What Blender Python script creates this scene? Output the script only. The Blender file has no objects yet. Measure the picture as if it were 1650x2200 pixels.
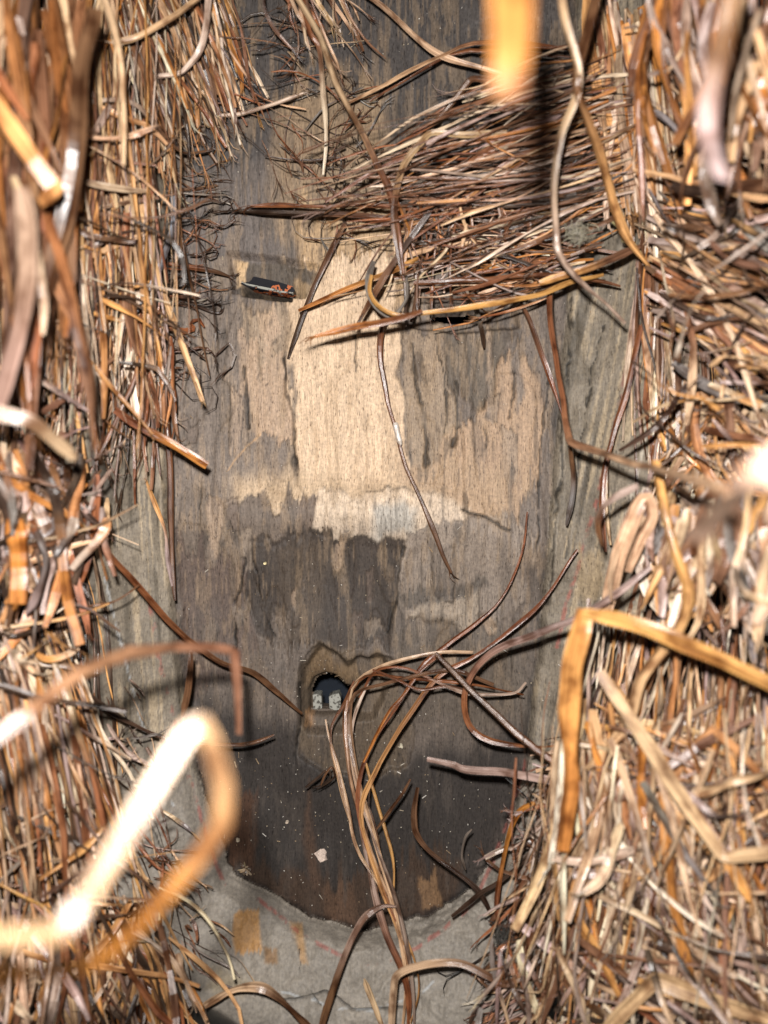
import bpy, math, random
import numpy as np
from mathutils import Vector

random.seed(11)
rng = np.random.default_rng(11)
scene = bpy.context.scene
COL = scene.collection

# ------------------------------------------------------------------ camera, light, exposure
H = 0.30                                   # camera height over the mask's inner face (metres)
K = 0.30 * 18.0 / 26.0 / 1100.0            # metres per photo pixel on the plane z = 0
cam_d = bpy.data.cameras.new("camera")
cam = bpy.data.objects.new("camera", cam_d)
COL.objects.link(cam)
cam.location = (0, 0, H)
cam_d.sensor_width = 36.0
cam_d.lens = 26.0
cam_d.clip_start = 0.004
cam_d.clip_end = 50.0
cam_d.dof.use_dof = True
cam_d.dof.focus_distance = 0.297
cam_d.dof.aperture_fstop = 5.6
scene.camera = cam

world = bpy.data.worlds.new("World")
scene.world = world
world.use_nodes = True
bg = world.node_tree.nodes["Background"]
bg.inputs[0].default_value = (0.9, 0.95, 1.0, 1)
bg.inputs[1].default_value = 0.02         # the dim room

fl = bpy.data.lights.new("phone_flash", 'POINT')   # the phone's flash, beside its lens
fl.energy = 6.0
fl.shadow_soft_size = 0.0042
fl.color = (1.0, 0.955, 0.915)
flo = bpy.data.objects.new("phone_flash", fl)
COL.objects.link(flo)
flo.location = (-0.007, 0.0205, H + 0.004)

scene.view_settings.view_transform = 'Standard'
scene.view_settings.look = 'None'
scene.view_settings.exposure = 0.0
scene.view_settings.gamma = 1.0
scene.cycles.max_bounces = 6

# ------------------------------------------------------------------ helpers
def at(px, py, h=0.0):
    """point seen at photo pixel (px, py) that lies h centimetres over the plane of the inner face"""
    z = h * 0.01
    s = K * (H - z) / H
    return np.array([(px - 825.0) * s, (1100.0 - py) * s, z])

def tag(o, label=None, cat=None, group=None, kind=None):
    if label: o["label"] = label
    if cat: o["category"] = cat
    if group: o["group"] = group
    if kind: o["kind"] = kind
    return o

def vnoise(x, y, seed=0):
    r = np.random.default_rng(seed)
    T = r.random((256, 256))
    xi = np.floor(x).astype(int); yi = np.floor(y).astype(int)
    fx = x - xi; fy = y - yi
    fx = fx * fx * (3 - 2 * fx); fy = fy * fy * (3 - 2 * fy)
    a = T[xi & 255, yi & 255]; b = T[(xi + 1) & 255, yi & 255]
    c = T[xi & 255, (yi + 1) & 255]; d = T[(xi + 1) & 255, (yi + 1) & 255]
    return (a * (1 - fx) + b * fx) * (1 - fy) + (c * (1 - fx) + d * fx) * fy

def fbm(x, y, seed=0, oct=4):
    s = 0; a = 0.5; t = 0
    for k in range(oct):
        s = s + a * vnoise(x, y, seed + k * 17); t += a
        x = x * 2.03 + 13.1; y = y * 2.03 + 7.7; a *= 0.5
    return s / t

def sstep(a, b, x):
    t = np.clip((x - a) / (b - a), 0, 1)
    return t * t * (3 - 2 * t)

def sdist(poly, X, Y):
    """signed distance (pixels) to a polygon, negative inside"""
    P = np.array(poly, float); n = len(P)
    d2 = np.full(X.shape, 1e12); ins = np.zeros(X.shape, bool)
    for i in range(n):
        ax, ay = P[i]; bx, by = P[(i + 1) % n]
        ex, ey = bx - ax, by - ay
        t = np.clip(((X - ax) * ex + (Y - ay) * ey) / (ex * ex + ey * ey + 1e-9), 0, 1)
        dx = X - ax - t * ex; dy = Y - ay - t * ey
        d2 = np.minimum(d2, dx * dx + dy * dy)
        c = ((ay > Y) != (by > Y))
        with np.errstate(divide='ignore', invalid='ignore'):
            xs = ex * (Y - ay) / (ey if abs(ey) > 1e-9 else 1e-9) + ax
        ins ^= c & (X < xs)
    d = np.sqrt(d2)
    return np.where(ins, -d, d)

def ldist(line, X, Y):
    d2 = np.full(X.shape, 1e12)
    for (ax, ay), (bx, by) in zip(line[:-1], line[1:]):
        ex, ey = bx - ax, by - ay
        t = np.clip(((X - ax) * ex + (Y - ay) * ey) / (ex * ex + ey * ey + 1e-9), 0, 1)
        dx = X - ax - t * ex; dy = Y - ay - t * ey
        d2 = np.minimum(d2, dx * dx + dy * dy)
    return np.sqrt(d2)

def set_attr(me, name, arr, typ):
    a = me.attributes.new(name, typ, 'POINT')
    if typ == 'FLOAT_COLOR':
        arr = np.concatenate([arr, np.ones((len(arr), 1))], 1)
        a.data.foreach_set('color', arr.astype(np.float32).ravel())
    elif typ == 'FLOAT_VECTOR':
        a.data.foreach_set('vector', arr.astype(np.float32).ravel())
    else:
        a.data.foreach_set('value', arr.astype(np.float32).ravel())

def fast_mesh(name, V, F):
    """V (n,3), F (m,4) quads as numpy"""
    me = bpy.data.meshes.new(name)
    F = np.asarray(F, np.int32)
    me.vertices.add(len(V)); me.vertices.foreach_set('co', np.asarray(V, np.float32).ravel())
    me.loops.add(F.size); me.loops.foreach_set('vertex_index', F.ravel())
    me.polygons.add(len(F))
    k = F.shape[1]
    me.polygons.foreach_set('loop_start', np.arange(0, F.size, k, dtype=np.int32))
    me.polygons.foreach_set('use_smooth', np.ones(len(F), bool))
    me.update(calc_edges=True)
    return me

# ------------------------------------------------------------------ materials
def new_mat(name):
    m = bpy.data.materials.new(name); m.use_nodes = True
    nt = m.node_tree
    return m, nt, nt.nodes, nt.links, nt.nodes["Principled BSDF"]

def mat_wood():
    m, nt, N, L, P = new_mat("old_carved_wood")
    col = N.new('ShaderNodeAttribute'); col.attribute_name = 'Col'
    tc = N.new('ShaderNodeTexCoord')
    mp = N.new('ShaderNodeMapping'); mp.inputs['Scale'].default_value = (2000, 260, 500)
    L.new(tc.outputs['Object'], mp.inputs['Vector'])
    n1 = N.new('ShaderNodeTexNoise'); n1.inputs['Scale'].default_value = 1.0
    n1.inputs['Detail'].default_value = 5; n1.inputs['Roughness'].default_value = 0.65
    L.new(mp.outputs[0], n1.inputs['Vector'])
    r1 = N.new('ShaderNodeValToRGB')
    r1.color_ramp.elements[0].position = 0.30; r1.color_ramp.elements[0].color = (0.68, 0.66, 0.64, 1)
    r1.color_ramp.elements[1].position = 0.72; r1.color_ramp.elements[1].color = (1.24, 1.23, 1.21, 1)
    L.new(n1.outputs['Fac'], r1.inputs['Fac'])
    # short dark pores
    mp2 = N.new('ShaderNodeMapping'); mp2.inputs['Scale'].default_value = (2600, 420, 500)
    L.new(tc.outputs['Object'], mp2.inputs['Vector'])
    n2 = N.new('ShaderNodeTexNoise'); n2.inputs['Scale'].default_value = 1.0; n2.inputs['Detail'].default_value = 2
    L.new(mp2.outputs[0], n2.inputs['Vector'])
    r2 = N.new('ShaderNodeValToRGB')
    r2.color_ramp.elements[0].position = 0.30; r2.color_ramp.elements[0].color = (0.35, 0.32, 0.30, 1)
    r2.color_ramp.elements[1].position = 0.40; r2.color_ramp.elements[1].color = (1, 1, 1, 1)
    L.new(n2.outputs['Fac'], r2.inputs['Fac'])
    # blotches
    n3 = N.new('ShaderNodeTexNoise'); n3.inputs['Scale'].default_value = 900; n3.inputs['Detail'].default_value = 4
    L.new(tc.outputs['Object'], n3.inputs['Vector'])
    r3 = N.new('ShaderNodeValToRGB')
    r3.color_ramp.elements[0].position = 0.25; r3.color_ramp.elements[0].color = (0.62, 0.62, 0.64, 1)
    r3.color_ramp.elements[1].position = 0.75; r3.color_ramp.elements[1].color = (1.30, 1.28, 1.24, 1)
    L.new(n3.outputs['Fac'], r3.inputs['Fac'])
    x = col.outputs['Color']
    ga = N.new('ShaderNodeAttribute'); ga.attribute_name = 'grain'
    for r in (r1, r2, r3):
        mx = N.new('ShaderNodeMix'); mx.data_type = 'RGBA'; mx.blend_type = 'MULTIPLY'; mx.inputs['Factor'].default_value = 1.0
        if r is not r3: L.new(ga.outputs['Fac'], mx.inputs['Factor'])
        else: mx.inputs['Factor'].default_value = 0.65
        L.new(x, mx.inputs['A']); L.new(r.outputs['Color'], mx.inputs['B']); x = mx.outputs['Result']
    # pale dust grains lying in the pores
    vo = N.new('ShaderNodeTexVoronoi'); vo.inputs['Scale'].default_value = 330
    L.new(tc.outputs['Object'], vo.inputs['Vector'])
    lt = N.new('ShaderNodeMath'); lt.operation = 'LESS_THAN'; lt.inputs[1].default_value = 0.052
    L.new(vo.outputs['Distance'], lt.inputs[0])
    sp = N.new('ShaderNodeSeparateColor'); L.new(vo.outputs['Color'], sp.inputs[0])
    g2 = N.new('ShaderNodeMath'); g2.operation = 'GREATER_THAN'; g2.inputs[1].default_value = 0.55
    L.new(sp.outputs[0], g2.inputs[0])
    mu = N.new('ShaderNodeMath'); mu.operation = 'MULTIPLY'; L.new(lt.outputs[0], mu.inputs[0]); L.new(g2.outputs[0], mu.inputs[1])
    mu2 = N.new('ShaderNodeMath'); mu2.operation = 'MULTIPLY'; mu2.inputs[1].default_value = 0.6; L.new(mu.outputs[0], mu2.inputs[0])
    mx = N.new('ShaderNodeMix'); mx.data_type = 'RGBA'
    L.new(mu2.outputs[0], mx.inputs['Factor']); L.new(x, mx.inputs['A']); mx.inputs['B'].default_value = (0.5, 0.46, 0.4, 1)
    L.new(mx.outputs['Result'], P.inputs['Base Color'])
    P.inputs['Roughness'].default_value = 0.62
    P.inputs['Specular IOR Level'].default_value = 0.35
    b1 = N.new('ShaderNodeBump'); L.new(ga.outputs['Fac'], b1.inputs['Strength']); b1.inputs['Distance'].default_value = 0.00022
    L.new(n1.outputs['Fac'], b1.inputs['Height'])
    b2 = N.new('ShaderNodeBump'); b2.inputs['Strength'].default_value = 0.2; b2.inputs['Distance'].default_value = 0.0004
    L.new(n3.outputs['Fac'], b2.inputs['Height']); L.new(b1.outputs[0], b2.inputs['Normal'])
    L.new(b2.outputs[0], P.inputs['Normal'])
    return m

def mat_raffia():
    m, nt, N, L, P = new_mat("dried_raffia")
    col = N.new('ShaderNodeAttribute'); col.attribute_name = 'Col'
    st = N.new('ShaderNodeAttribute'); st.attribute_name = 'st'
    mp = N.new('ShaderNodeMapping'); mp.inputs['Scale'].default_value = (7, 40, 31)
    L.new(st.outputs['Vector'], mp.inputs['Vector'])
    n1 = N.new('ShaderNodeTexNoise'); n1.inputs['Scale'].default_value = 1; n1.inputs['Detail'].default_value = 4
    n1.inputs['Roughness'].default_value = 0.6
    L.new(mp.outputs[0], n1.inputs['Vector'])
    r1 = N.new('ShaderNodeValToRGB')
    r1.color_ramp.elements[0].position = 0.30; r1.color_ramp.elements[0].color = (0.34, 0.27, 0.23, 1)
    r1.color_ramp.elements[1].position = 0.70; r1.color_ramp.elements[1].color = (1.30, 1.30, 1.30, 1)
    L.new(n1.outputs['Fac'], r1.inputs['Fac'])
    mp2 = N.new('ShaderNodeMapping'); mp2.inputs['Scale'].default_value = (0.8, 120, 17)
    L.new(st.outputs['Vector'], mp2.inputs['Vector'])
    n2 = N.new('ShaderNodeTexNoise'); n2.inputs['Scale'].default_value = 1; n2.inputs['Detail'].default_value = 3
    L.new(mp2.outputs[0], n2.inputs['Vector'])
    r2 = N.new('ShaderNodeValToRGB')
    r2.color_ramp.elements[0].position = 0.36; r2.color_ramp.elements[0].color = (0.42, 0.33, 0.28, 1)
    r2.color_ramp.elements[1].position = 0.55; r2.color_ramp.elements[1].color = (1.12, 1.10, 1.08, 1)
    L.new(n2.outputs['Fac'], r2.inputs['Fac'])
    x = col.outputs['Color']
    for r in (r1, r2):
        mx = N.new('ShaderNodeMix'); mx.data_type = 'RGBA'; mx.blend_type = 'MULTIPLY'; mx.inputs['Factor'].default_value = 1.0
        L.new(x, mx.inputs['A']); L.new(r.outputs['Color'], mx.inputs['B']); x = mx.outputs['Result']
    L.new(x, P.inputs['Base Color'])
    P.inputs['Roughness'].default_value = 0.29
    P.inputs['Specular IOR Level'].default_value = 0.55
    b = N.new('ShaderNodeBump'); b.inputs['Strength'].default_value = 0.5; b.inputs['Distance'].default_value = 0.0003
    L.new(n1.outputs['Fac'], b.inputs['Height']); L.new(b.outputs[0], P.inputs['Normal'])
    return m

def mat_attr(name, rough=0.7, scale=900, amp=0.35):
    m, nt, N, L, P = new_mat(name)
    col = N.new('ShaderNodeAttribute'); col.attribute_name = 'Col'
    tc = N.new('ShaderNodeTexCoord')
    n = N.new('ShaderNodeTexNoise'); n.inputs['Scale'].default_value = scale; n.inputs['Detail'].default_value = 4
    L.new(tc.outputs['Object'], n.inputs['Vector'])
    r = N.new('ShaderNodeValToRGB')
    r.color_ramp.elements[0].position = 0.3; r.color_ramp.elements[0].color = (1 - amp,) * 3 + (1,)
    r.color_ramp.elements[1].position = 0.7; r.color_ramp.elements[1].color = (1 + amp,) * 3 + (1,)
    L.new(n.outputs['Fac'], r.inputs['Fac'])
    mx = N.new('ShaderNodeMix'); mx.data_type = 'RGBA'; mx.blend_type = 'MULTIPLY'; mx.inputs['Factor'].default_value = 1.0
    L.new(col.outputs['Color'], mx.inputs['A']); L.new(r.outputs['Color'], mx.inputs['B'])
    L.new(mx.outputs['Result'], P.inputs['Base Color'])
    P.inputs['Roughness'].default_value = rough
    b = N.new('ShaderNodeBump'); b.inputs['Strength'].default_value = 0.4; b.inputs['Distance'].default_value = 0.0003
    L.new(n.outputs['Fac'], b.inputs['Height']); L.new(b.outputs[0], P.inputs['Normal'])
    return m

def mat_navy():
    m, nt, N, L, P = new_mat("navy_cloth")
    tc = N.new('ShaderNodeTexCoord')
    n = N.new('ShaderNodeTexNoise'); n.inputs['Scale'].default_value = 700; n.inputs['Detail'].default_value = 4
    L.new(tc.outputs['Object'], n.inputs['Vector'])
    r = N.new('ShaderNodeValToRGB')
    r.color_ramp.elements[0].color = (0.003, 0.006, 0.011, 1); r.color_ramp.elements[1].color = (0.011, 0.018, 0.031, 1)
    L.new(n.outputs['Fac'], r.inputs['Fac']); L.new(r.outputs[0], P.inputs['Base Color'])
    P.inputs['Roughness'].default_value = 0.9
    return m

def mat_eyelid():
    m, nt, N, L, P = new_mat("chipped_lid_paint")
    tc = N.new('ShaderNodeTexCoord')
    n = N.new('ShaderNodeTexNoise'); n.inputs['Scale'].default_value = 240; n.inputs['Detail'].default_value = 3
    L.new(tc.outputs['Object'], n.inputs['Vector'])
    r = N.new('ShaderNodeValToRGB'); cr = r.color_ramp
    cr.interpolation = 'CONSTANT'
    cr.elements[0].position = 0.0; cr.elements[0].color = (0.012, 0.012, 0.016, 1)
    cr.elements[1].position = 0.53; cr.elements[1].color = (0.45, 0.13, 0.05, 1)
    e = cr.elements.new(0.62); e.color = (0.02, 0.02, 0.025, 1)
    e = cr.elements.new(0.67); e.color = (0.7, 0.68, 0.62, 1)
    L.new(n.outputs['Fac'], r.inputs['Fac']); L.new(r.outputs[0], P.inputs['Base Color'])
    P.inputs['Roughness'].default_value = 0.3
    b = N.new('ShaderNodeBump'); b.inputs['Strength'].default_value = 0.4; b.inputs['Distance'].default_value = 0.0003
    L.new(n.outputs['Fac'], b.inputs['Height']); L.new(b.outputs[0], P.inputs['Normal'])
    return m

def mat_tooth():
    m, nt, N, L, P = new_mat("worn_white_paint")
    tc = N.new('ShaderNodeTexCoord')
    n = N.new('ShaderNodeTexNoise'); n.inputs['Scale'].default_value = 700; n.inputs['Detail'].default_value = 4
    L.new(tc.outputs['Object'], n.inputs['Vector'])
    r = N.new('ShaderNodeValToRGB'); cr = r.color_ramp
    cr.elements[0].position = 0.40; cr.elements[0].color = (0.06, 0.055, 0.045, 1)
    cr.elements[1].position = 0.46; cr.elements[1].color = (0.30, 0.30, 0.265, 1)
    L.new(n.outputs['Fac'], r.inputs['Fac']); L.new(r.outputs[0], P.inputs['Base Color'])
    P.inputs['Roughness'].default_value = 0.7
    return m

M_WOOD = mat_wood(); M_RAF = mat_raffia(); M_NAVY = mat_navy(); M_LID = mat_eyelid(); M_TOOTH = mat_tooth()
M_FLAKE = mat_attr("flake_and_dust", 0.8, 1500, 0.3)
M_FLUFF = mat_attr("fluff", 0.9, 2000, 0.25)

# ------------------------------------------------------------------ the surface under the mask
me = bpy.data.meshes.new("table_top")
me.from_pydata([(-0.9, -0.9, -0.07), (0.9, -0.9, -0.07), (0.9, 0.9, -0.07), (-0.9, 0.9, -0.07)], [], [(0, 1, 2, 3)])
me.materials.append(M_NAVY)
o = bpy.data.objects.new("table_top", me); COL.objects.link(o)
tag(o, "dark navy cloth under the mask, seen through the mouth hole", None, None, "structure")

# ------------------------------------------------------------------ the mask: one carved height field, split in inner face and rim
STEP = 3.0
us = np.arange(60, 1560 + 1, STEP); vs = np.arange(-480, 2460 + 1, STEP)
U, V = np.meshgrid(us, vs)            # plan coordinates in photo pixels at z = 0
NR, NC = U.shape

INNER = [(385, -20), (372, 300), (370, 640), (373, 1000), (378, 1300), (398, 1500), (430, 1714), (469, 1827), (492, 1899), (538, 1924), (594, 1950), (655, 1999), (717, 2013), (768, 2032), (850, 2024), (901, 2006), (963, 1976), (1014, 1938), (1065, 1868), (1096, 1791), (1127, 1673),
          (1150, 1450), (1165, 1300), (1175, 1100),
         (1190, 900), (1205, 700), (1215, 500), (1220, 200), (1210, -20), (1150, -180), (800, -250), (440, -180)]
wob = (fbm(U / 40, V / 55, 5) - 0.5) * 16 + (fbm(U / 16, V / 16, 6) - 0.5) * 18 * sstep(1700, 1850, V)
D = sdist(INNER, U + wob, V + wob * 0.6)
chin = sstep(1500, 1830, V)
# slide the grid points nearest the chin lip onto its edge, so that the lip is cut cleanly
gV, gU = np.gradient(D, STEP)
near = (np.abs(D - 4) < STEP * 0.8) & (chin > 0.25)
k_ = np.where(near, np.clip((4 - D) / (gU ** 2 + gV ** 2 + 0.2), -3, 3), 0.0)
U = U + gU * k_; V = V + gV * k_
D = np.where(near, 4.0, D)
lip = np.where(D > 3.9, 1.0, 0.0)
floor = (-0.007 * sstep(1350, 1900, V) + 0.0055 * np.exp(-((V - 1100 - 70 * sstep(900, 1150, U)) / 52.0) ** 2) * np.exp(-((U - 780) / 330.0) ** 2)
         + 0.006 * (np.clip(np.abs(U - 785) / 400, 0, 1.3)) ** 3
         + 0.010 * (1 - sstep(300, 700, V)) - 0.005 * sstep(1120, 1320, V))
# chisel facets
fac = np.round(fbm(U / 75, V / 240, 21, 2) * 7) / 7.0
floor = floor + (fbm(U / 75, V / 240, 21, 2) - 0.5) * 0.004 + (fac - 0.5) * 0.0030 * sstep(1500, 1380, V)
side_rise = 0.034 * sstep(0, 260, D) + 0.004 * sstep(0, 10, D)
chin_rise = 0.0125 * lip + 0.0016 * sstep(4, 18, D) + 0.016 * sstep(4, 260, D)
Z = np.where(D > -3, (floor * (1 - 0.7 * sstep(0, 60, D)) + side_rise * (1 - chin) + chin_rise * chin), floor)
Z = Z - 0.075 * sstep(225 + 55 * chin, 290 + 70 * chin, D)
Z = Z + (fbm(U / 45, V / 60, 33, 4) - 0.5) * 0.0040 * sstep(4, 34, D)
Z = Z + (fbm(U / 9, V / 130, 41, 3) - 0.5) * 0.0007
# the chin lip leans in over the hollow, which is cut back under it
lean_in = np.where(D > 3.9, (H - Z) / (H - floor), 1.0)
lean_in = 1 - (1 - lean_in) * sstep(0.25, 0.6, chin)
U = 825 + (U - 825) * lean_in; V = 1100 + (V - 1100) * lean_in
# the projected photo pixel of every point (where the camera sees it): the paint and wear are placed by it
def proj(U, V, Z):
    f = H / (H - Z)
    return 825 + (U - 825) * f, 1100 + (V - 1100) * f

PX, PY = proj(U, V, Z)
jagamp = 0.35 + 1.3 * sstep(0.3, 0.75, fbm(PX / 70, PY / 70, 54, 2))
grain = (vnoise(PX / 2.6, PY / 200, 51) - 0.5) * jagamp * 1.3 + (vnoise(PX / 6.5, PY / 240, 55) - 0.5) * jagamp
grain2 = (vnoise(PX / 27.0, PY / 150, 52) - 0.5) * 1.2
edge = fbm(PX / 22, PY / 50, 53) - 0.5

# recesses (photo pixels): polygon, depth in metres, edge width in pixels
def recess(poly, dz, soft, rough=5):
    global Z
    d = sdist(poly, PX + edge * rough, PY + edge * rough)
    Z = Z - dz * sstep(soft, -soft * 0.3, d)
    return d
recess([(640, 1440), (660, 1400), (690, 1385), (720, 1405), (745, 1425), (800, 1408), (840, 1415), (872, 1480), (892, 1580), (875, 1640), (800, 1672), (700, 1662), (645, 1625), (636, 1540)], 0.0020, 5, 16)
dl = recess([(646, 1480), (655, 1436), (690, 1396), (722, 1412), (748, 1440), (770, 1418), (822, 1420), (835, 1455), (800, 1540), (748, 1545), (742, 1570), (668, 1574), (648, 1552)], 0.0050, 12, 9)
HOLE_M = [(660, 1546), (655, 1492), (668, 1466), (697, 1455), (718, 1460), (732, 1472), (740, 1482), (758, 1486), (764, 1512), (756, 1538), (710, 1549)]
dh = sdist(HOLE_M, PX + edge * 5, PY + edge * 5)
Z = Z - 0.003 * np.exp(-np.clip(dh, 0, 1e9) / 16.0) * sstep(2, -6, dl)
de = recess([(489, 540), (585, 552), (682, 568), (657, 642), (590, 636), (498, 628)], 0.0062, 2.5, 5)
HOLE_E = [(514, 604), (630, 624), (628, 650), (520, 636)]
dhe = sdist(HOLE_E, PX + edge * 4, PY + edge * 4)
Z = Z - 0.003 * np.exp(-np.clip(dhe, 0, 1e9) / 14.0) * sstep(2, -5, de)
recess([(880, 648), (1095, 636), (1112, 700), (980, 712), (876, 700)], 0.0034, 8, 6)
HOLE_R = [(922, 652), (1036, 645), (1033, 688), (985, 692), (928, 683)]
dhr = sdist(HOLE_R, PX + edge * 5, PY + edge * 5)
holes = np.minimum(np.minimum(dh, dhe), dhr)
Z = Z - np.where(holes == dh, 0.006, 0.014) * sstep(1.5, -6, holes)

# cracks and chisel cuts
CR = [([(612, 770), (622, 850), (636, 930), (633, 1040)], 3.0), ([(880, 740), (898, 830), (912, 900), (918, 1010)], 2.6), ([(980, 820), (982, 900), (978, 960)], 2.4),
      ([(1040, 860), (1045, 960)], 2.4), ([(530, 790), (534, 920)], 2.2), ([(520, 1200), (505, 1320), (500, 1400)], 2.2), ([(1090, 1140), (1040, 1110), (990, 1095)], 2.4),
      ([(870, 1175), (855, 1280), (830, 1360)], 2.4), ([(640, 1470), (642, 1560), (636, 1640)], 2.6), ([(430, 1050), (428, 1130)], 1.8), ([(1110, 780), (1100, 900)], 1.8),
      ([(770, 720), (762, 800)], 1.6), ([(940, 720), (955, 850), (950, 930)], 1.6), ([(545, 1200), (560, 1300), (590, 1370)], 1.7),
      ([(560, 2140), (620, 2150), (700, 2130), (760, 2170), (870, 2165)], 1.8), ([(300, 1740), (380, 1880), (450, 1990)], 2.2), ([(640, 2040), (650, 2110), (690, 2160)], 1.6),
      ([(1180, 700), (1165, 950), (1150, 1200)], 1.8), ([(1230, 640), (1205, 1000), (1180, 1300)], 1.6), ([(1290, 700), (1250, 950), (1215, 1200)], 1.6)]
crk = np.zeros(U.shape)
for ln, w in CR:
    d = ldist(ln, PX + edge * 26 + grain2 * 5, PY)
    crk = np.maximum(crk, sstep(w * 2.0, w * 0.4, d) * sstep(0.12, 0.4, vnoise(PX / 60, PY / 60, 61)))
    # the wood on one side of a split stands a little proud
    Z = Z + 0.0006 * sstep(26, 0, d) * sstep(-3, 3, PX - np.interp(PY, [p[1] for p in sorted(ln, key=lambda q: q[1])], [p[0] for p in sorted(ln, key=lambda q: q[1])])) * (abs(ln[0][1] - ln[-1][1]) > 60)
Z = Z - crk * 0.0010

# ---- colour of the wood (albedo)
C = np.zeros(U.shape + (3,))
C[:] = (0.125, 0.103, 0.088)
def lay(m, c):
    global C
    m = np.clip(m, 0, 1)[..., None]
    C = C * (1 - m) + np.array(c) * m
def patch(poly, c, soft=5, jag=38, rough=22, a=1.0, dz=0.0):
    """a worn or bare patch whose upper and lower edges tear along the grain"""
    global Z
    d = sdist(poly, PX + edge * rough + grain2 * 8, PY + grain * jag * 0.42 + grain2 * jag * 0.9 + edge * rough)
    m = sstep(soft, -soft, d)
    lay(m * a, c)
    if dz:
        Z = Z + dz * 2.5 * m
        # grime caught along the torn edge
        lay(np.exp(-(d / 2.6) ** 2) * sstep(0.40, 0.62, fbm(PX / 45, PY / 45, 58, 3)) * 0.75, (0.060, 0.050, 0.043))
ins = sstep(4, -4, D)
fk = random.Random(4)
BARE = (0.49, 0.37, 0.258); TAN = (0.34, 0.25, 0.180); GREY = (0.155, 0.127, 0.107); DARK = (0.050, 0.040, 0.034); PALE_SHEEN = (0.47, 0.385, 0.30)
patch([(380, -250), (1220, -250), (1215, 330), (1000, 420), (800, 300), (700, 200), (600, 520), (380, 620)], (0.062, 0.056, 0.054), 40, 60)
patch([(385, 380), (590, 330), (600, 640), (385, 640)], (0.105, 0.090, 0.083), 25)
patch([(590, 180), (820, 170), (860, 500), (760, 560), (580, 500)], (0.20, 0.145, 0.095), 20, 70)
patch([(640, 430), (850, 430), (880, 640), (640, 640)], (0.33, 0.23, 0.135), 14, 60)
patch([(380, 640), (560, 640), (620, 800), (630, 1060), (380, 1080)], GREY, 14)
patch([(520, 650), (640, 640), (640, 780), (520, 790)], (0.24, 0.185, 0.135), 6, 60, 22, 1, 0.0002)
patch([(612, 560), (700, 560), (850, 540), (842, 640), (872, 700), (850, 800), (880, 870), (866, 960), (905, 1070), (640, 1078), (628, 860)], BARE, 7, 46, 48, 1, 0.0004)
patch([(530, 780), (610, 760), (634, 960), (590, 940), (540, 935)], TAN, 4, 40, 26, 0.95, -0.0003)
patch([(512, 720), (552, 700), (550, 820), (516, 850)], TAN, 5, 50)
patch([(550, 650), (590, 645), (600, 720), (560, 740)], TAN, 4, 60)
patch([(860, 690), (960, 690), (1000, 1000), (930, 1060), (880, 1010)], (0.215, 0.165, 0.120), 6, 60, 24, 1, 0.0002)
patch([(955, 700), (1110, 690), (1080, 800), (1040, 880), (960, 830)], (0.095, 0.078, 0.062), 7, 50, 30, 1, -0.0003)
patch([(1040, 860), (1080, 790), (1120, 745), (1150, 800), (1172, 900), (1165, 1010), (1110, 1120), (1060, 1100), (930, 1060), (940, 940), (1010, 910)], (0.29, 0.205, 0.140), 5, 55, 26, 1, 0.0003)
patch([(1100, 770), (1120, 750), (1125, 850), (1112, 880)], GREY, 6, 50)
patch([(860, 1000), (1080, 1000), (1110, 1100), (1060, 1120), (960, 1090), (860, 1090)], (0.30, 0.215, 0.145), 10, 30)
patch([(500, 1030), (640, 1020), (900, 1050), (960, 1090), (900, 1130), (690, 1120), (500, 1090)], (0.40, 0.305, 0.21), 30, 20)
patch([(680, 1060), (900, 1050), (1010, 1095), (1010, 1160), (890, 1185), (760, 1165), (672, 1140)], PALE_SHEEN, 9, 20, 20, 0.8, 0.0002)  # bare wood of the ridge, with the flash sheen put into its colour
patch([(800, 1085), (890, 1080), (890, 1150), (800, 1160)], (0.30, 0.28, 0.25), 14, 40)
patch([(385, 1080), (500, 1070), (660, 1090), (675, 1170), (540, 1170), (500, 1400), (400, 1440)], (0.125, 0.100, 0.082), 6, 60, 26, 1, -0.0003)
patch([(385, 1170), (560, 1180), (560, 1420), (400, 1500)], (0.100, 0.074, 0.062), 8, 60, 30, 1, -0.0002)
patch([(640, 1075), (684, 1062), (672, 1150), (640, 1165)], (0.13, 0.10, 0.08), 4, 16)
patch([(535, 1165), (690, 1145), (876, 1170), (850, 1290), (830, 1390), (690, 1400), (560, 1380), (520, 1280)], DARK, 5, 34, 20, 1, -0.0005)
patch([(600, 1180), (720, 1170), (680, 1400), (600, 1380)], (0.072, 0.055, 0.042), 14, 40)
patch([(880, 1150), (1080, 1090), (1150, 1150), (1130, 1300), (1040, 1345), (870, 1330), (850, 1290)], (0.205, 0.170, 0.142), 6, 30, 26, 1, 0.0002)
patch([(900, 1300), (1030, 1265), (1030, 1340), (950, 1350), (880, 1330)], (0.27, 0.225, 0.18), 4, 40, 26, 1, 0.0003)
patch([(850, 1280), (1040, 1240), (1050, 1262), (880, 1312)], (0.10, 0.085, 0.072), 6, 24)
patch([(840, 1340), (1130, 1340), (1140, 1560), (900, 1560)], (0.105, 0.086, 0.070), 22, 50)
patch([(400, 1480), (640, 1560), (900, 1620), (1150, 1560), (1110, 1760), (960, 2000), (540, 1980)], (0.041, 0.035, 0.032), 30, 40)
patch([(640, 1440), (690, 1385), (840, 1410), (890, 1580), (870, 1645), (800, 1670), (700, 1660), (640, 1620)], (0.105, 0.080, 0.057), 10, 16)
patch([(652, 1480), (660, 1430), (692, 1400), (745, 1440), (820, 1425), (820, 1450), (740, 1480), (700, 1460)], (0.150, 0.103, 0.060), 12, 12)
patch([(655, 1545), (670, 1540), (676, 1575), (655, 1570)], (0.30, 0.17, 0.08), 4, 8)
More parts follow.
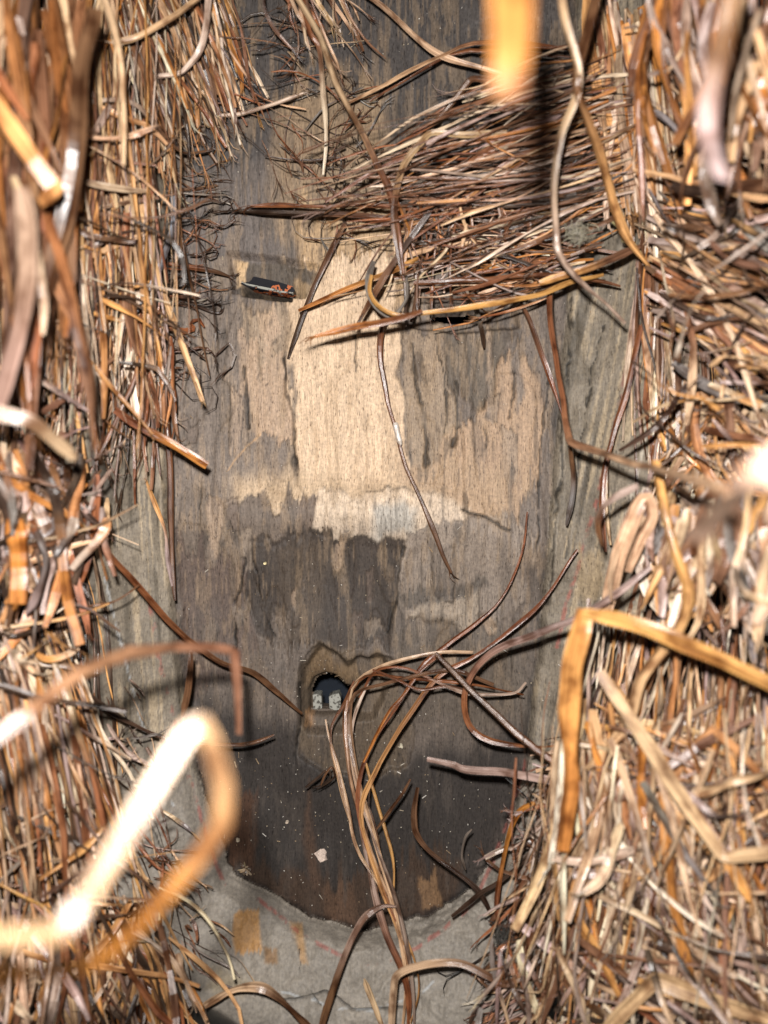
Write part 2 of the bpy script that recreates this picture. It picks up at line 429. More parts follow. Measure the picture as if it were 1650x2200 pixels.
patch([(490, 1720), (545, 1700), (550, 1880), (490, 1880)], (0.085, 0.045, 0.028), 10, 60)
patch([(660, 1680), (672, 1760), (690, 1900), (655, 1900)], (0.085, 0.052, 0.036), 8, 60)
patch([(520, 1870), (740, 1880), (1000, 1830), (950, 2010), (760, 2040), (560, 1990)], (0.062, 0.040, 0.028), 14, 60)
patch([(690, 1900), (760, 1890), (770, 2010), (700, 2010)], (0.105, 0.062, 0.040), 8, 40)
patch([(560, 1950), (650, 1975), (660, 2010), (570, 1990)], (0.040, 0.028, 0.022), 10, 40)
patch([(905, 1890), (940, 1870), (945, 1935), (905, 1945)], (0.20, 0.12, 0.065), 4, 30)
patch([(495, 545), (680, 568), (655, 640), (500, 626)], (0.070, 0.057, 0.045), 3, 6)  # eye pocket floor darkened: shade of the recess put into the wood colour
patch([(492, 545), (522, 548), (512, 585), (496, 605)], (0.40, 0.28, 0.16), 4, 10)
patch([(630, 590), (665, 600), (655, 635), (628, 632)], (0.21, 0.15, 0.09), 5, 12)
lay(sstep(3, 0.3, ldist([(490, 1010), (525, 965), (560, 930)], PX + edge * 12, PY)) * 0.7, (0.40, 0.25, 0.13))
for k in range(46):
    x0 = fk.uniform(400, 1150); y0 = fk.uniform(660, 1420); w_ = fk.uniform(7, 26); h_ = fk.uniform(40, 150)
    x1 = x0 + fk.uniform(-14, 14)
    if 605 < x0 < 885 and y0 < 1080: continue
    cc_ = [TAN, GREY, (0.085, 0.070, 0.060), (0.23, 0.185, 0.145), (0.115, 0.085, 0.068)][k % 5]
    patch([(x0 - w_, y0), (x0 + w_, y0 + fk.uniform(-20, 20)), (x1 + w_ * fk.uniform(0.2, 1), y0 + h_), (x1 - w_ * fk.uniform(0.2, 1), y0 + h_ * fk.uniform(0.7, 1.1))], cc_, 2.5, 40, 18, 0.55, fk.choice([-0.0002, 0.0002]))
calm = 1 - 0.8 * sstep(600, 640, PX) * sstep(900, 860, PX) * sstep(540, 600, PY) * sstep(1090, 1050, PY)
tear = fbm(PX / 16 + edge * 0.6, PY / 75 + grain * 0.25, 77, 4)
lay(sstep(0.58, 0.64, tear) * 0.30 * sstep(1650, 1350, PY), (0.27, 0.195, 0.125))
lay(sstep(0.585, 0.64, fbm(PX / 20 + 50, PY / 95 + grain * 0.3, 78, 4)) * 0.40 * calm * sstep(0.35, 0.55, fbm(PX / 120, PY / 120, 79)), (0.085, 0.070, 0.060))
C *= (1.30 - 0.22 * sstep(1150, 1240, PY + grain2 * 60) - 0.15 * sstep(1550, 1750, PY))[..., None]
# fine worn streaks along the grain on the inner face
stk = vnoise(PX / 4.2, PY / 120, 71) * 0.6 + vnoise(PX / 9, PY / 210, 72) * 0.4
C *= (0.86 + 0.30 * stk)[..., None]
lay(sstep(0.70, 0.80, vnoise(PX / 4.0, PY / 70, 73)) * sstep(0.35, 0.6, fbm(PX / 90, PY / 120, 74)) * 0.35 * sstep(1500, 1200, PY), (0.36, 0.26, 0.17))
lay(sstep(0.74, 0.82, vnoise(PX / 4.5, PY / 60, 75)) * sstep(0.35, 0.6, fbm(PX / 100, PY / 110, 76)) * 0.5 * calm, (0.05, 0.042, 0.036))
# rim
out = np.where(chin > 0.25, lip, sstep(-3, 4, D))
RC = np.zeros(U.shape + (3,)); RC[:] = (0.235, 0.202, 0.158)
RC *= (0.45 + 0.85 * fbm(PX / 70, PY / 60, 81, 5))[..., None]
lean = PX + np.where(PX > 800, 0.20, -0.06) * PY
s2 = vnoise(lean / 5.0, PY / 190, 82)
lightk = sstep(0.60, 0.78, s2) * (1 - chin) * sstep(0.4, 0.55, fbm(PX / 80, PY / 200, 83))
RC = RC * (1 - 0.65 * lightk[..., None]) + np.array((0.46, 0.37, 0.25)) * 0.65 * lightk[..., None]
darkk = sstep(0.62, 0.8, vnoise(lean / 9.0, PY / 260, 84)) * (1 - chin)
RC *= (1 - 0.45 * darkk)[..., None]
RC = RC * (1 - 0.55 * chin[..., None]) + np.array((0.275, 0.255, 0.228)) * 0.55 * chin[..., None]
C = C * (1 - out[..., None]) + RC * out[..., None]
patch([(500, 1960), (555, 1950), (560, 2040), (500, 2040)], (0.40, 0.225, 0.09), 5, 18, 14)
patch([(565, 2035), (590, 2030), (590, 2060), (565, 2065)], (0.25, 0.16, 0.09), 5, 14, 14)
patch([(628, 1985), (650, 1985), (664, 2075), (645, 2070)], (0.36, 0.23, 0.12), 5, 14, 20)
patch([(450, 2060), (540, 2100), (520, 2140), (440, 2120)], (0.27, 0.22, 0.14), 16, 20, 30, 0.6)
patch([(1235, 1180), (1300, 1200), (1290, 1290), (1245, 1280)], (0.36, 0.27, 0.16), 12, 40, 30, 0.55)
# red and pale painted guide lines on the rim
RED = [[(1372, 560), (1374, 640), (1345, 790), (1327, 900), (1292, 1040), (1262, 1150), (1240, 1225), (1215, 1300), (1197, 1390)],
       [(1135, 1620), (1108, 1700), (1085, 1785), (1060, 1850), (1010, 1950), (920, 2020), (850, 2062), (780, 2078)],
       [(318, 1285), (340, 1400), (357, 1490), (378, 1570), (402, 1660), (428, 1745), (445, 1800), (480, 1900)],
       [(555, 1932), (610, 1975), (650, 2010), (735, 2055)], [(190, 1640), (330, 1960), (352, 2050)]]
dr = np.full(U.shape, 1e9)
for ln in RED: dr = np.minimum(dr, ldist(ln, PX + edge * 7, PY + edge * 4))
lay(sstep(6.5, 2.5, dr) * sstep(0.36, 0.58, fbm(PX / 12, PY / 20, 91)) * 0.55 * sstep(-12, 0, D), (0.33, 0.075, 0.060))
dr = np.minimum(ldist([(226, 1240), (250, 1350), (290, 1500), (330, 1640), (372, 1730)], PX + edge * 8, PY), ldist([(560, 2125), (650, 2140), (720, 2165), (800, 2172), (900, 2140), (930, 2110)], PX, PY + edge * 10))
lay(sstep(4, 1.5, dr) * sstep(0.35, 0.5, fbm(PX / 12, PY / 25, 92)) * 0.6, (0.45, 0.48, 0.50))
lay(sstep(5, 1.5, ldist([(1395, 870), (1375, 1000), (1350, 1100), (1330, 1190)], PX + edge * 6, PY)) * 0.7, (0.55, 0.50, 0.42))
C *= (1 - 0.80 * crk)[..., None]
# dirt in the joint where the face meets the rim
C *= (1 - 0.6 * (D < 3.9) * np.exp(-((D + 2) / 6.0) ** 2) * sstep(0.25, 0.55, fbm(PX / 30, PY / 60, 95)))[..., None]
C = np.clip(C, 0.004, 0.8)

X3 = (U - 825) * K; Y3 = (1100 - V) * K
idx = np.arange(NR * NC).reshape(NR, NC)
quads = np.stack([idx[1:, :-1], idx[1:, 1:], idx[:-1, 1:], idx[:-1, :-1]], -1).reshape(-1, 4)
hq = holes[:-1, :-1].ravel(); hq2 = holes[1:, 1:].ravel()
keep = ~((hq < -6.5) & (hq2 < -6.5)) & (Z[:-1, :-1].ravel() > -0.055)
inner_q = (D[:-1, :-1].ravel() < 0)
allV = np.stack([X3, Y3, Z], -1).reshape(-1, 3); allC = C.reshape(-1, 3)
allG = (1 - 0.25 * sstep(0, 10, D) - 0.55 * sstep(6, 10, D) * chin).ravel()

mask_root = bpy.data.objects.new("wooden_mask", None); COL.objects.link(mask_root)
mask_root.location = (0, 0, -0.06); mask_root.empty_display_size = 0.05
tag(mask_root, "carved wooden mask seen from its hollow back, with slit eyes, mouth hole and grey rim", "mask")

def part_from(name, sel, parent, base):
    q = quads[sel]
    used = np.unique(q); remap = np.full(len(allV), -1, np.int32); remap[used] = np.arange(len(used))
    me = fast_mesh(name, allV[used] - np.array(base), remap[q])
    set_attr(me, 'Col', allC[used], 'FLOAT_COLOR'); set_attr(me, 'grain', allG[used], 'FLOAT')
    me.materials.append(M_WOOD)
    o = bpy.data.objects.new(name, me); COL.objects.link(o); o.parent = parent
    return o
part_from("inner_face", keep & inner_q, mask_root, mask_root.location)
part_from("rim", keep & ~inner_q, mask_root, mask_root.location)

def small_mesh(name, verts, faces, mat, parent=None, col=None, smooth=False, base=(0, 0, 0)):
    me = bpy.data.meshes.new(name)
    b = np.array(base)
    me.from_pydata([tuple(np.array(v) - b) for v in verts], [], faces)
    if smooth:
        for p in me.polygons: p.use_smooth = True
    me.materials.append(mat)
    if mat is M_WOOD: set_attr(me, 'grain', np.full(len(verts), 0.6), 'FLOAT')
    if col is not None: set_attr(me, 'Col', np.tile(np.array(col), (len(verts), 1)), 'FLOAT_COLOR')
    o = bpy.data.objects.new(name, me); COL.objects.link(o)
    if parent: o.parent = parent
    return o

def prism(poly_px, h_top, h_bot):
    n = len(poly_px)
    v = [at(x, y, h_top) for x, y in poly_px] + [at(x, y, h_top) + np.array([0, 0, (h_bot - h_top) * 0.01]) for x, y in poly_px]
    f = [tuple(range(n - 1, -1, -1)), tuple(range(n, 2 * n))] + [(i, (i + 1) % n, n + (i + 1) % n, n + i) for i in range(n)]
    return v, f
MB = mask_root.location
for poly in ([(672, 1493), (680, 1491), (690, 1492), (691, 1507), (692, 1521), (683, 1524), (673, 1522)],
             [(707, 1497), (714, 1493), (728, 1490), (732, 1500), (731, 1524), (719, 1526), (708, 1521)],
             [(750, 1496), (757, 1494), (763, 1497), (764, 1510), (763, 1524), (752, 1525)]):
    v, f = prism(poly, -1.9, -2.6)
    small_mesh("tooth", v, f, M_TOOTH, mask_root, base=MB)
v, f = prism([(650, 1519), (690, 1522), (740, 1524), (790, 1520), (792, 1600), (648, 1600)], -2.1, -3.0)
small_mesh("lower_lip", v, f, M_WOOD, mask_root, col=(0.12, 0.095, 0.075), base=MB)
v, f = prism([(500, 588), (514, 588), (560, 597), (600, 606), (628, 615), (634, 624), (626, 632), (570, 624), (535, 617), (506, 606)], -0.28, -0.9)
small_mesh("painted_eyelid", v, f, M_LID, mask_root, base=MB)

v, f = prism([(514, 604), (540, 611), (575, 618), (612, 626), (630, 628), (628, 630.5), (600, 628), (560, 620), (530, 612)], -0.25, -0.5)
small_mesh("paint_edge", v, f, M_TOOTH, mask_root, base=MB)

# bilinear lookup of the mask's height, to keep straw above it
def zsurf(x, y):
    c = (x / K + 825 - us[0]) / STEP; r = (1100 - y / K - vs[0]) / STEP
    ok = (c >= 0) & (c < NC - 1) & (r >= 0) & (r < NR - 1)
    ci = np.clip(c, 0, NC - 2).astype(int); ri = np.clip(r, 0, NR - 2).astype(int)
    z = Z[ri, ci]
    return np.where(ok, np.maximum(z, -0.03), -0.06)

# ------------------------------------------------------------------ raffia
PAL = dict(amber=(0.26, 0.105, 0.03), gold=(0.62, 0.33, 0.115), tan=(0.60, 0.42, 0.255), pale=(0.76, 0.62, 0.47), red=(0.27, 0.105, 0.045), brown=(0.19, 0.095, 0.05),
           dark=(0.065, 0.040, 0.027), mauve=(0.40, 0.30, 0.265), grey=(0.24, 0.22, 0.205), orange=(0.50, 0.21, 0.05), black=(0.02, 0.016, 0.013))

def resample(P, n, smooth=True):
    P = np.asarray(P, float)
    if smooth and len(P) > 2:
        Q = np.vstack([2 * P[0] - P[1], P, 2 * P[-1] - P[-2]])
        out = []
        for i in range(len(P) - 1):
            p0, p1, p2, p3 = Q[i], Q[i + 1], Q[i + 2], Q[i + 3]
            t = np.linspace(0, 1, 12, endpoint=False)[:, None]
            out.append(0.5 * ((2 * p1) + (p2 - p0) * t + (2 * p0 - 5 * p1 + 4 * p2 - p3) * t ** 2 + (3 * p1 - p0 - 3 * p2 + p3) * t ** 3))
        P = np.vstack(out + [P[-1:]])
    seg = np.linalg.norm(np.diff(P, axis=0), axis=1); L = np.concatenate([[0], np.cumsum(seg)])
    s = np.linspace(0, L[-1], n)
    return np.stack([np.interp(s, L, P[:, k]) for k in range(3)], 1), s

BLADE = np.array([(-1, 0.20), (-0.5, 0.10), (0.0, -0.16), (0.45, 0.04), (1, 0.32), (0.45, -0.08), (0, -0.28), (-0.5, -0.02)])
FLATB = np.array([(-1, 0.05), (-0.35, 0.10), (0.4, 0.06), (1, 0.02), (0.5, -0.08), (-0.5, -0.06)])
ROUND = np.array([(math.cos(a), math.sin(a) * 0.8) for a in np.linspace(0, 2 * math.pi, 6, endpoint=False)])

def sweep(P, s, width, prof, col, twist0=0.0, twist1=0.0, taper=(0.6, 0.35), nodes=True, rnd=None, clampz=True, col2=None):
    """a strand swept along P; returns verts, quads (m,4), colours, st"""
    n = len(P)
    if rnd is None: rnd = random.random() * 50
    w = np.full(n, width * 0.5)
    t = s / max(s[-1], 1e-9)
    w *= 1 + (0.45 if width < 0.002 else 0.22) * (vnoise(t * (2 + 45 * s[-1]) + rnd * 7, np.full(n, rnd), 7) - 0.5) * 2
    w *= np.minimum(1, taper[0] + (1 - taper[0]) * t / 0.12) * np.minimum(1, taper[1] + (1 - taper[1]) * (1 - t) / 0.18)
    if clampz:
        zz = zsurf(P[:, 0], P[:, 1]) + 0.0006 + w * 0.35
        P = P.copy(); P[:, 2] = np.maximum(P[:, 2], zz)
    T = np.gradient(P, axis=0); T /= np.linalg.norm(T, axis=1)[:, None] + 1e-12
    up = np.array([0, 0, 1.0])
    S = np.cross(T, up); ln = np.linalg.norm(S, axis=1)[:, None]
    S = np.where(ln > 0.12, S / (ln + 1e-9), np.array([1.0, 0, 0]))
    N = np.cross(S, T); N /= np.linalg.norm(N, axis=1)[:, None] + 1e-9
    tw = twist0 + (twist1 - twist0) * t + (0.9 * (vnoise(t * (2 + 45 * s[-1]) + rnd * 3, np.full(n, rnd * 2), 8) - 0.5) if len(prof) > 6 else 0)
    c, sn = np.cos(tw)[:, None], np.sin(tw)[:, None]
    S2 = S * c + N * sn; N2 = N * c - S * sn
    m = len(prof)
    V = P[:, None, :] + w[:, None, None] * (prof[None, :, 0:1] * S2[:, None, :] + prof[None, :, 1:2] * N2[:, None, :])
    V = V.reshape(-1, 3)
    i = np.arange(n - 1)[:, None] * m; j = np.arange(m)[None, :]; j2 = (j + 1) % m
    F = np.stack([i + j, i + j2, i + m + j2, i + m + j], -1).reshape(-1, 4)
    # closed ends
    def cap(b, flip):
        ids = [b + k for k in range(m)]
        fs = []
        k = 0
        for k in range(1, m - 2, 2):
            q = (ids[0], ids[k], ids[k + 1], ids[k + 2])
            fs.append(q[::-1] if not flip else q)
        return fs
    if m >= 4: F = np.vstack([F, np.array(cap(0, True) + cap((n - 1) * m, False))])
    cc = np.tile(np.array(col), (n, 1))
    if col2 is not None:
        tb = sstep(0.28, 0.72, t)[:, None]
        cc = cc * (1 - tb) + np.array(col2) * tb
    cc = cc * (0.85 + 0.3 * vnoise(t * 5 + rnd * 3, np.full(n, rnd), 9))[:, None]
    cc = np.repeat(cc, m, axis=0)
    st = np.zeros((n, m, 3)); st[:, :, 0] = prof[None, :, 0] * 0.5; st[:, :, 1] = s[:, None]; st[:, :, 2] = rnd
    return V, F, cc, st.reshape(-1, 3)

def fray(P, width, col, k=5, L=0.006):
    """thin torn hairs at the end of a strand"""
    res = []
    d = P[-1] - P[-3]; d /= np.linalg.norm(d) + 1e-9
    for q in range(k):
        a = d + rng.normal(0, 0.45, 3) * np.array([1, 1, 0.5]); a /= np.linalg.norm(a)
        b = a + rng.normal(0, 0.5, 3)
        l = L * random.uniform(0.4, 1.2)
        pts = [P[-2], P[-1] + a * l * 0.4, P[-1] + a * l * 0.4 + b * l * 0.5]
        R, s = resample(pts, 5)
        res.append(sweep(R, s, max(0.00035, width * 0.16), ROUND[::2], np.array(col) * random.uniform(0.4, 0.8), taper=(1, 0.4)))
    return res

def merge(parts):
    Vs, Fs, Cs, Ss = [], [], [], []; off = 0
    for v, f, c, s in parts:
        Vs.append(v); Fs.append(f + off); Cs.append(c); Ss.append(s); off += len(v)
    return np.vstack(Vs), np.vstack(Fs), np.vstack(Cs), np.vstack(Ss)

def strand_obj(name, data, parent=None, base=None):
    V, F, C_, S_ = data[:4]
    org = V[0].copy()
    me = fast_mesh(name, V - org, F)
    me.polygons.foreach_set('use_smooth', np.zeros(len(F), bool))
    set_attr(me, 'Col', C_, 'FLOAT_COLOR'); set_attr(me, 'st', S_, 'FLOAT_VECTOR')
    me.materials.append(M_RAF)
    o = bpy.data.objects.new(name, me); COL.objects.link(o)
    if parent is not None:
        o.parent = parent; o.location = Vector(org - np.array(base))
    else:
        o.location = Vector(org)
    return o

def jitter_col(c, a=0.25):
    c = np.array(PAL[c] if isinstance(c, str) else c)
    lum = float(c @ np.array([0.35, 0.5, 0.15])); k = random.random() ** 1.5 * (0.38 if a > 0.1 else 0.05)
    c = c * (1 - k) + np.array([lum * 1.12, lum, lum * 0.86]) * k
    c = c * (1.04 if a > 0.1 else 0.86)
    return np.clip(c * random.uniform(1 - a, 1 + a) * np.array([random.uniform(0.94, 1.06), 1, random.uniform(0.9, 1.1)]), 0.005, 0.82)

def ribbon(pts, w, col, kind='blade', col2=None, tw=0.0, tw2=None, n=None, smooth=True, fr=0, taper=(0.7, 0.45), wob=0.0014):
    P = np.array([at(*p) for p in pts])
    if n is None: n = int(18 + 9 * len(pts))
    R, s = resample(P, n, smooth)
    if wob:
        k = rng.normal(0, 1, 2) * 50
        R[:, 0] += (fbm(s * 55 + k[0], s * 0 + k[1], 3, 2) - 0.5) * wob; R[:, 1] += (fbm(s * 55 + k[1], s * 0 + k[0], 4, 2) - 0.5) * wob
    prof = {'blade': BLADE, 'flat': FLATB, 'round': ROUND}[kind]
    tw2 = tw + random.uniform(-0.5, 0.5) if tw2 is None else tw2
    c1 = jitter_col(col, 0.06); c2 = jitter_col(col2, 0.06) if col2 is not None else None
    parts = [sweep(R, s, w * 0.001, prof, c1, tw, tw2, taper, col2=c2)]
    if fr: parts += fray(R, w * 0.001, c2 if c2 is not None else c1, fr)
    return merge(parts)

LOOSE_GROUP = "loose raffia strands across the mask"
def loose(label, pts, w, col, kind='blade', name="raffia_strand", cat="raffia strand", **kw):
    o = strand_obj(name, ribbon(pts, w, col, kind, **kw))
    return tag(o, label, cat, LOOSE_GROUP)

def poly_at(A, s):
    A = np.asarray(A, float)
    k = s * (len(A) - 1); i = int(min(max(math.floor(k), 0), len(A) - 2)); f = k - i
    return A[i] * (1 - f) + A[i + 1] * f

def bundle(label, n, A, B, w, pal, bend=0.05, mix=0.08, ja=12, jb=30, thick=1.5, trunc=(0.15, 0.5), kink=0.15, kinds=('blade', 'round', 'flat'),
           fr=0.25, keep=300, name="raffia_bundle", segs=12, mid=None, group="raffia bundles fringing the mask", curl=0.0):
    """many strands running from polyline A to polyline B (pixel x, pixel y, height cm)"""
    items = []
    names = [p[0] for p in pal]; wts = [p[1] for p in pal]
    for i in range(n):
        s = random.random()
        a = poly_at(A, s); b = poly_at(B, min(max(s + random.gauss(0, mix), 0), 1))
        a = a + np.array([random.gauss(0, ja), random.gauss(0, ja), 0]); b = b + np.array([random.gauss(0, jb), random.gauss(0, jb), 0])
        lay_ = random.random() ** 1.5 * thick
        a[2] += lay_; b[2] += lay_ + random.gauss(0, 0.25 * thick)
        t0 = random.random() * trunc[0] if random.random() < 0.7 else random.random() * 0.6
        t1 = 1 - random.random() * trunc[1]
        if t1 - t0 < 0.25: t1 = min(1.05, t0 + 0.35)
        d = b - a; L = np.hypot(d[0], d[1]); nrm = np.array([-d[1], d[0], 0]) / (L + 1e-6)
        amp = random.gauss(0, bend) * min(L, 700); amp2 = random.gauss(0, bend * 0.5) * min(L, 700)
        ctr = poly_at(mid, s) if mid is not None else None
        pts = []
        m = 6
        for k in range(m):
            t = t0 + (t1 - t0) * k / (m - 1)
            if ctr is None: p = a + d * t
            else:
                p = a * (1 - t) ** 2 + ctr * 2 * t * (1 - t) + b * t * t
                p[2] = a[2] * (1 - t) + b[2] * t + (ctr[2] - (a[2] + b[2]) * 0.5) * 2 * t * (1 - t)
            p = p + nrm * (amp * math.sin(math.pi * t) + amp2 * math.sin(2 * math.pi * t))
            p[2] += random.gauss(0, 0.10)
            pts.append(p)
        if random.random() < kink:
            q = random.randint(2, m - 2); off = nrm * max(-1.6, min(1.6, random.gauss(0, 1))) * min(0.14 * L, 45) + d * random.uniform(-0.06, 0.06)
            for r in range(q, m): pts[r] = pts[r] + off * (r - q + 0.6) / (m - q)
        if curl and random.random() < curl:
            e = pts[-1]; ang = random.uniform(0, 6.28); rr = random.uniform(12, 40)
            for c in range(4):
                ang += random.uniform(0.7, 1.2); pts.append(e + np.array([math.cos(ang) * rr, math.sin(ang) * rr, random.uniform(-.2, .4)]))
        kd = random.choices(kinds, [0.5, 0.3, 0.2][:len(kinds)])[0]
        ww = 0.88 * random.uniform(*w) * (0.6 if kd == 'round' else 1.0) * (1.5 if random.random() < 0.08 else 1)
        c1 = jitter_col(random.choices(names, wts)[0]); c2 = jitter_col(random.choices(names, wts)[0]) if random.random() < 0.4 else c1
        P = np.array([at(*p) for p in pts])
        R, sl = resample(P, segs, random.random() > 0.45)
        kk = rng.random(2) * 90
        R[:, 0] += (fbm(sl * 60 + kk[0], sl * 0 + kk[1], 3, 2) - 0.5) * 0.0010; R[:, 2] += (fbm(sl * 90 + kk[1], sl * 0 + kk[0], 4, 2) - 0.5) * 0.002
        prof = {'blade': BLADE, 'flat': FLATB, 'round': ROUND}[kd]
        tw = random.gauss(0, 0.5)
        parts = [sweep(R, sl, ww * 0.001, prof, c1, tw, tw + random.gauss(0, 0.7), (0.7, random.uniform(0.25, 0.9)), col2=c2)]
        if random.random() < fr: parts += fray(R, ww * 0.001, c1, random.randint(2, 5), 0.005)
        data = merge(parts)
        # how large it shows: length times width over the distance squared, higher strands first
        size = sl[-1] * ww / (H - R[:, 2].mean()) ** 2 * (1 + lay_ / (thick + 1e-6))
        items.append((size, data))
    items.sort(key=lambda x: -x[0])
    base = poly_at(A, 0.5); base = at(*base)
    root = bpy.data.objects.new(name, None); COL.objects.link(root); root.location = Vector(base); root.empty_display_size = 0.02
    tag(root, label, "raffia bundle", group)
    for sz, dta in items[:keep]: strand_obj("strand", dta, root, base)
    if len(items) > keep:
        o = strand_obj("strand_mass", merge([d for _, d in items[keep:]]), root, base); o["kind"] = "stuff"
    return root

WARM = [('gold', 3), ('tan', 3.6), ('pale', 2), ('red', 2.6), ('brown', 2.8), ('mauve', 1.5), ('orange', 1.6), ('dark', 1.6)]
LIGHT = [('tan', 4), ('pale', 3), ('gold', 2), ('mauve', 1.5), ('red', 0.8), ('brown', 0.8)]
REDD = [('red', 4), ('brown', 3), ('tan', 2), ('orange', 2), ('dark', 2), ('mauve', 1), ('pale', 0.7)]
DUSK = [('mauve', 3), ('brown', 3), ('dark', 2), ('red', 2), ('tan', 1.5), ('grey', 1)]
GAP_SHADE = [('brown', 3), ('dark', 4), ('red', 1.5), ('black', 2)]  # under-layer straw tones: shade of the gaps between strands put into the colour

# ---- left side
bundle("deep straw painted in shade tones under the upper left raffia, nearest the rim", 260, [(-120, -120, 1), (330, -120, 1.4)], [(-100, 1050, 0), (230, 980, 1.2)], (1.0, 2.4), GAP_SHADE + [('gold', 1)], 0.02, 0.08, 26, 30, 1.6, (0.4, 0.4), keep=60, segs=14)
bundle("deep straw painted in shade tones under the lower left raffia, nearest the rim", 260, [(-140, 930, 1), (140, 930, 1)], [(-100, 2320, -1), (330, 2320, 0)], (1.0, 2.4), GAP_SHADE + [('gold', 1)], 0.02, 0.08, 22, 30, 1.6, (0.4, 0.4), keep=60, segs=14)
bundle("long tan raffia hanging down the left edge of the mask, top to middle", 240, [(-60, -90, 5.5), (130, -90, 4.0), (290, -90, 3.0)], [(20, 1120, 4.5), (170, 1010, 3.4), (368, 760, 2.2)], (0.9, 2.6), WARM, 0.03, 0.10, 18, 70, 3.0, (0.35, 0.6), 0.25, segs=14)
bundle("blurred orange blades in the upper left corner, nearest the viewer", 80, [(-80, -100, 10.5), (150, -100, 8)], [(-80, 950, 11.5), (130, 800, 8)], (1.8, 4.2), [('amber', 6), ('brown', 3), ('tan', 1.5), ('mauve', 1), ('red', 1.5)], 0.05, 0.15, 25, 90, 2.0, (0.3, 0.7), 0.3, ('blade', 'flat'), 0.1, segs=14)
bundle("slanting straw spraying from the upper left towards the dark wood", 130, [(200, -60, 4), (330, -60, 3.4), (470, -60, 2.6)], [(380, 420, 2.2), (470, 330, 2.0), (545, 235, 1.6)], (0.9, 2.2), WARM + [('dark', 2)], 0.04, 0.08, 12, 24, 1.4, (0.2, 0.35), 0.15, fr=0.5, segs=12)
bundle("short dark frayed ends sticking out of the left raffia over the wood", 70, [(330, 180, 2.2), (350, 480, 2.0), (350, 640, 1.8), (340, 820, 1.8)], [(520, 270, 1.2), (470, 450, 1.2), (450, 640, 0.8), (420, 830, 0.8)], (0.5, 1.3), [('dark', 3), ('brown', 2), ('red', 1), ('grey', 1)], 0.14, 0.05, 16, 34, 0.8, (0.1, 0.5), 0.5, ('round', 'blade'), 0.6, segs=10, curl=0.3)
bundle("reddish straw crossing the left rim halfway down the mask", 60, [(230, 560, 3.4), (330, 600, 2.6), (370, 700, 2.2)], [(180, 1080, 3.4), (270, 1050, 2.6), (360, 1000, 2.0)], (1.0, 2.4), REDD, 0.05, 0.2, 16, 30, 1.2, (0.2, 0.4), 0.2, segs=12)
bundle("curled mauve and brown clump at the left edge, below the middle", 130, [(-60, 930, 8), (90, 960, 6.5), (200, 1010, 4.5)], [(-40, 1330, 7), (70, 1340, 6), (150, 1250, 4)], (1.4, 4.0), DUSK + [('orange', 2), ('tan', 1)], 0.07, 0.6, 36, 60, 2.0, (0.4, 0.6), 0.9, ('flat', 'blade'), 0.4, segs=14, curl=0.08)
bundle("dense golden straw standing upright in the lower left", 230, [(-120, 1280, 6.0), (20, 1300, 5.0), (110, 1340, 4.2)], [(0, 2030, 4.8), (140, 2030, 3.8), (300, 2010, 2.8)], (0.9, 2.5), WARM, 0.03, 0.10, 18, 45, 3.0, (0.35, 0.5), 0.22, segs=12)
bundle("tangled straw heaped in the bottom left corner", 240, [(-80, 1880, 6), (120, 1900, 4.5), (330, 1940, 2.5)], [(-60, 2320, 6), (180, 2320, 5), (440, 2300, 3)], (1.1, 3.0), WARM + [('brown', 3), ('dark', 2)], 0.08, 0.35, 30, 50, 2.2, (0.3, 0.5), 0.4, segs=12)
# ---- top
bundle("brown wisps hanging from the top over the dark forehead wood", 26, [(560, -80, 4), (620, -80, 4), (690, -80, 3.5)], [(690, 200, 2), (720, 150, 2), (760, 120, 1.5)], (0.8, 1.8), [('tan', 3), ('red', 2), ('brown', 2), ('dark', 1)], 0.06, 0.2, 12, 40, 1.0, (0.1, 0.5), 0.3, fr=0.6, segs=12)
bundle("dark hairy wisps scattered over the centre of the forehead", 44, [(600, 260, 1.2), (680, 330, 1.4), (760, 300, 1.6), (640, 470, 1.0)], [(760, 200, 1), (860, 330, 1.2), (640, 400, 0.8), (820, 520, 0.8)], (0.4, 1.0), [('dark', 3), ('grey', 2), ('brown', 2), ('red', 1)], 0.18, 0.5, 30, 50, 1.0, (0.2, 0.5), 0.5, ('round', 'blade'), 0.6, segs=10, curl=0.3)
# ---- right side
bundle("deep straw painted in shade tones under the upper right raffia, beyond the rim", 260, [(1360, -120, 1), (1780, -120, 1)], [(1440, 1080, 1), (1780, 1080, 0)], (1.0, 2.4), GAP_SHADE + [('gold', 1)], 0.02, 0.08, 22, 26, 1.6, (0.4, 0.4), keep=60, segs=14)
bundle("deep straw painted in shade tones under the lower right raffia, beyond the rim", 280, [(1420, 950, 1), (1780, 950, 1)], [(1120, 2320, 0.5), (1780, 2320, -1)], (1.0, 2.4), GAP_SHADE + [('gold', 1)], 0.02, 0.08, 22, 26, 1.6, (0.4, 0.4), keep=60, segs=14)
bundle("flat pale bands of raffia running down the upper right edge", 150, [(1270, -70, 3.6), (1350, 30, 3.8), (1430, -20, 4.5)], [(1340, 520, 3.0), (1430, 560, 3.8), (1510, 560, 5.0)], (1.6, 4.2), LIGHT + [('orange', 1.5)], 0.03, 0.05, 10, 22, 1.2, (0.15, 0.3), 0.06, segs=12)
bundle("fan of glossy straw sweeping left from the upper right rim", 170, [(1310, 90, 4.2), (1410, 240, 4.2), (1400, 440, 3.8)], [(800, 330, 3.2), (640, 455, 2.6), (800, 600, 2.2)], (0.45, 1.35), [('tan', 2.4), ('pale', 1.6), ('red', 3.5), ('brown', 4), ('black', 1), ('orange', 1.5), ('mauve', 1), ('dark', 1)], 0.05, 0.22, 14, 50, 1.8, (0.2, 0.75), 0.3, fr=0.4, segs=12)
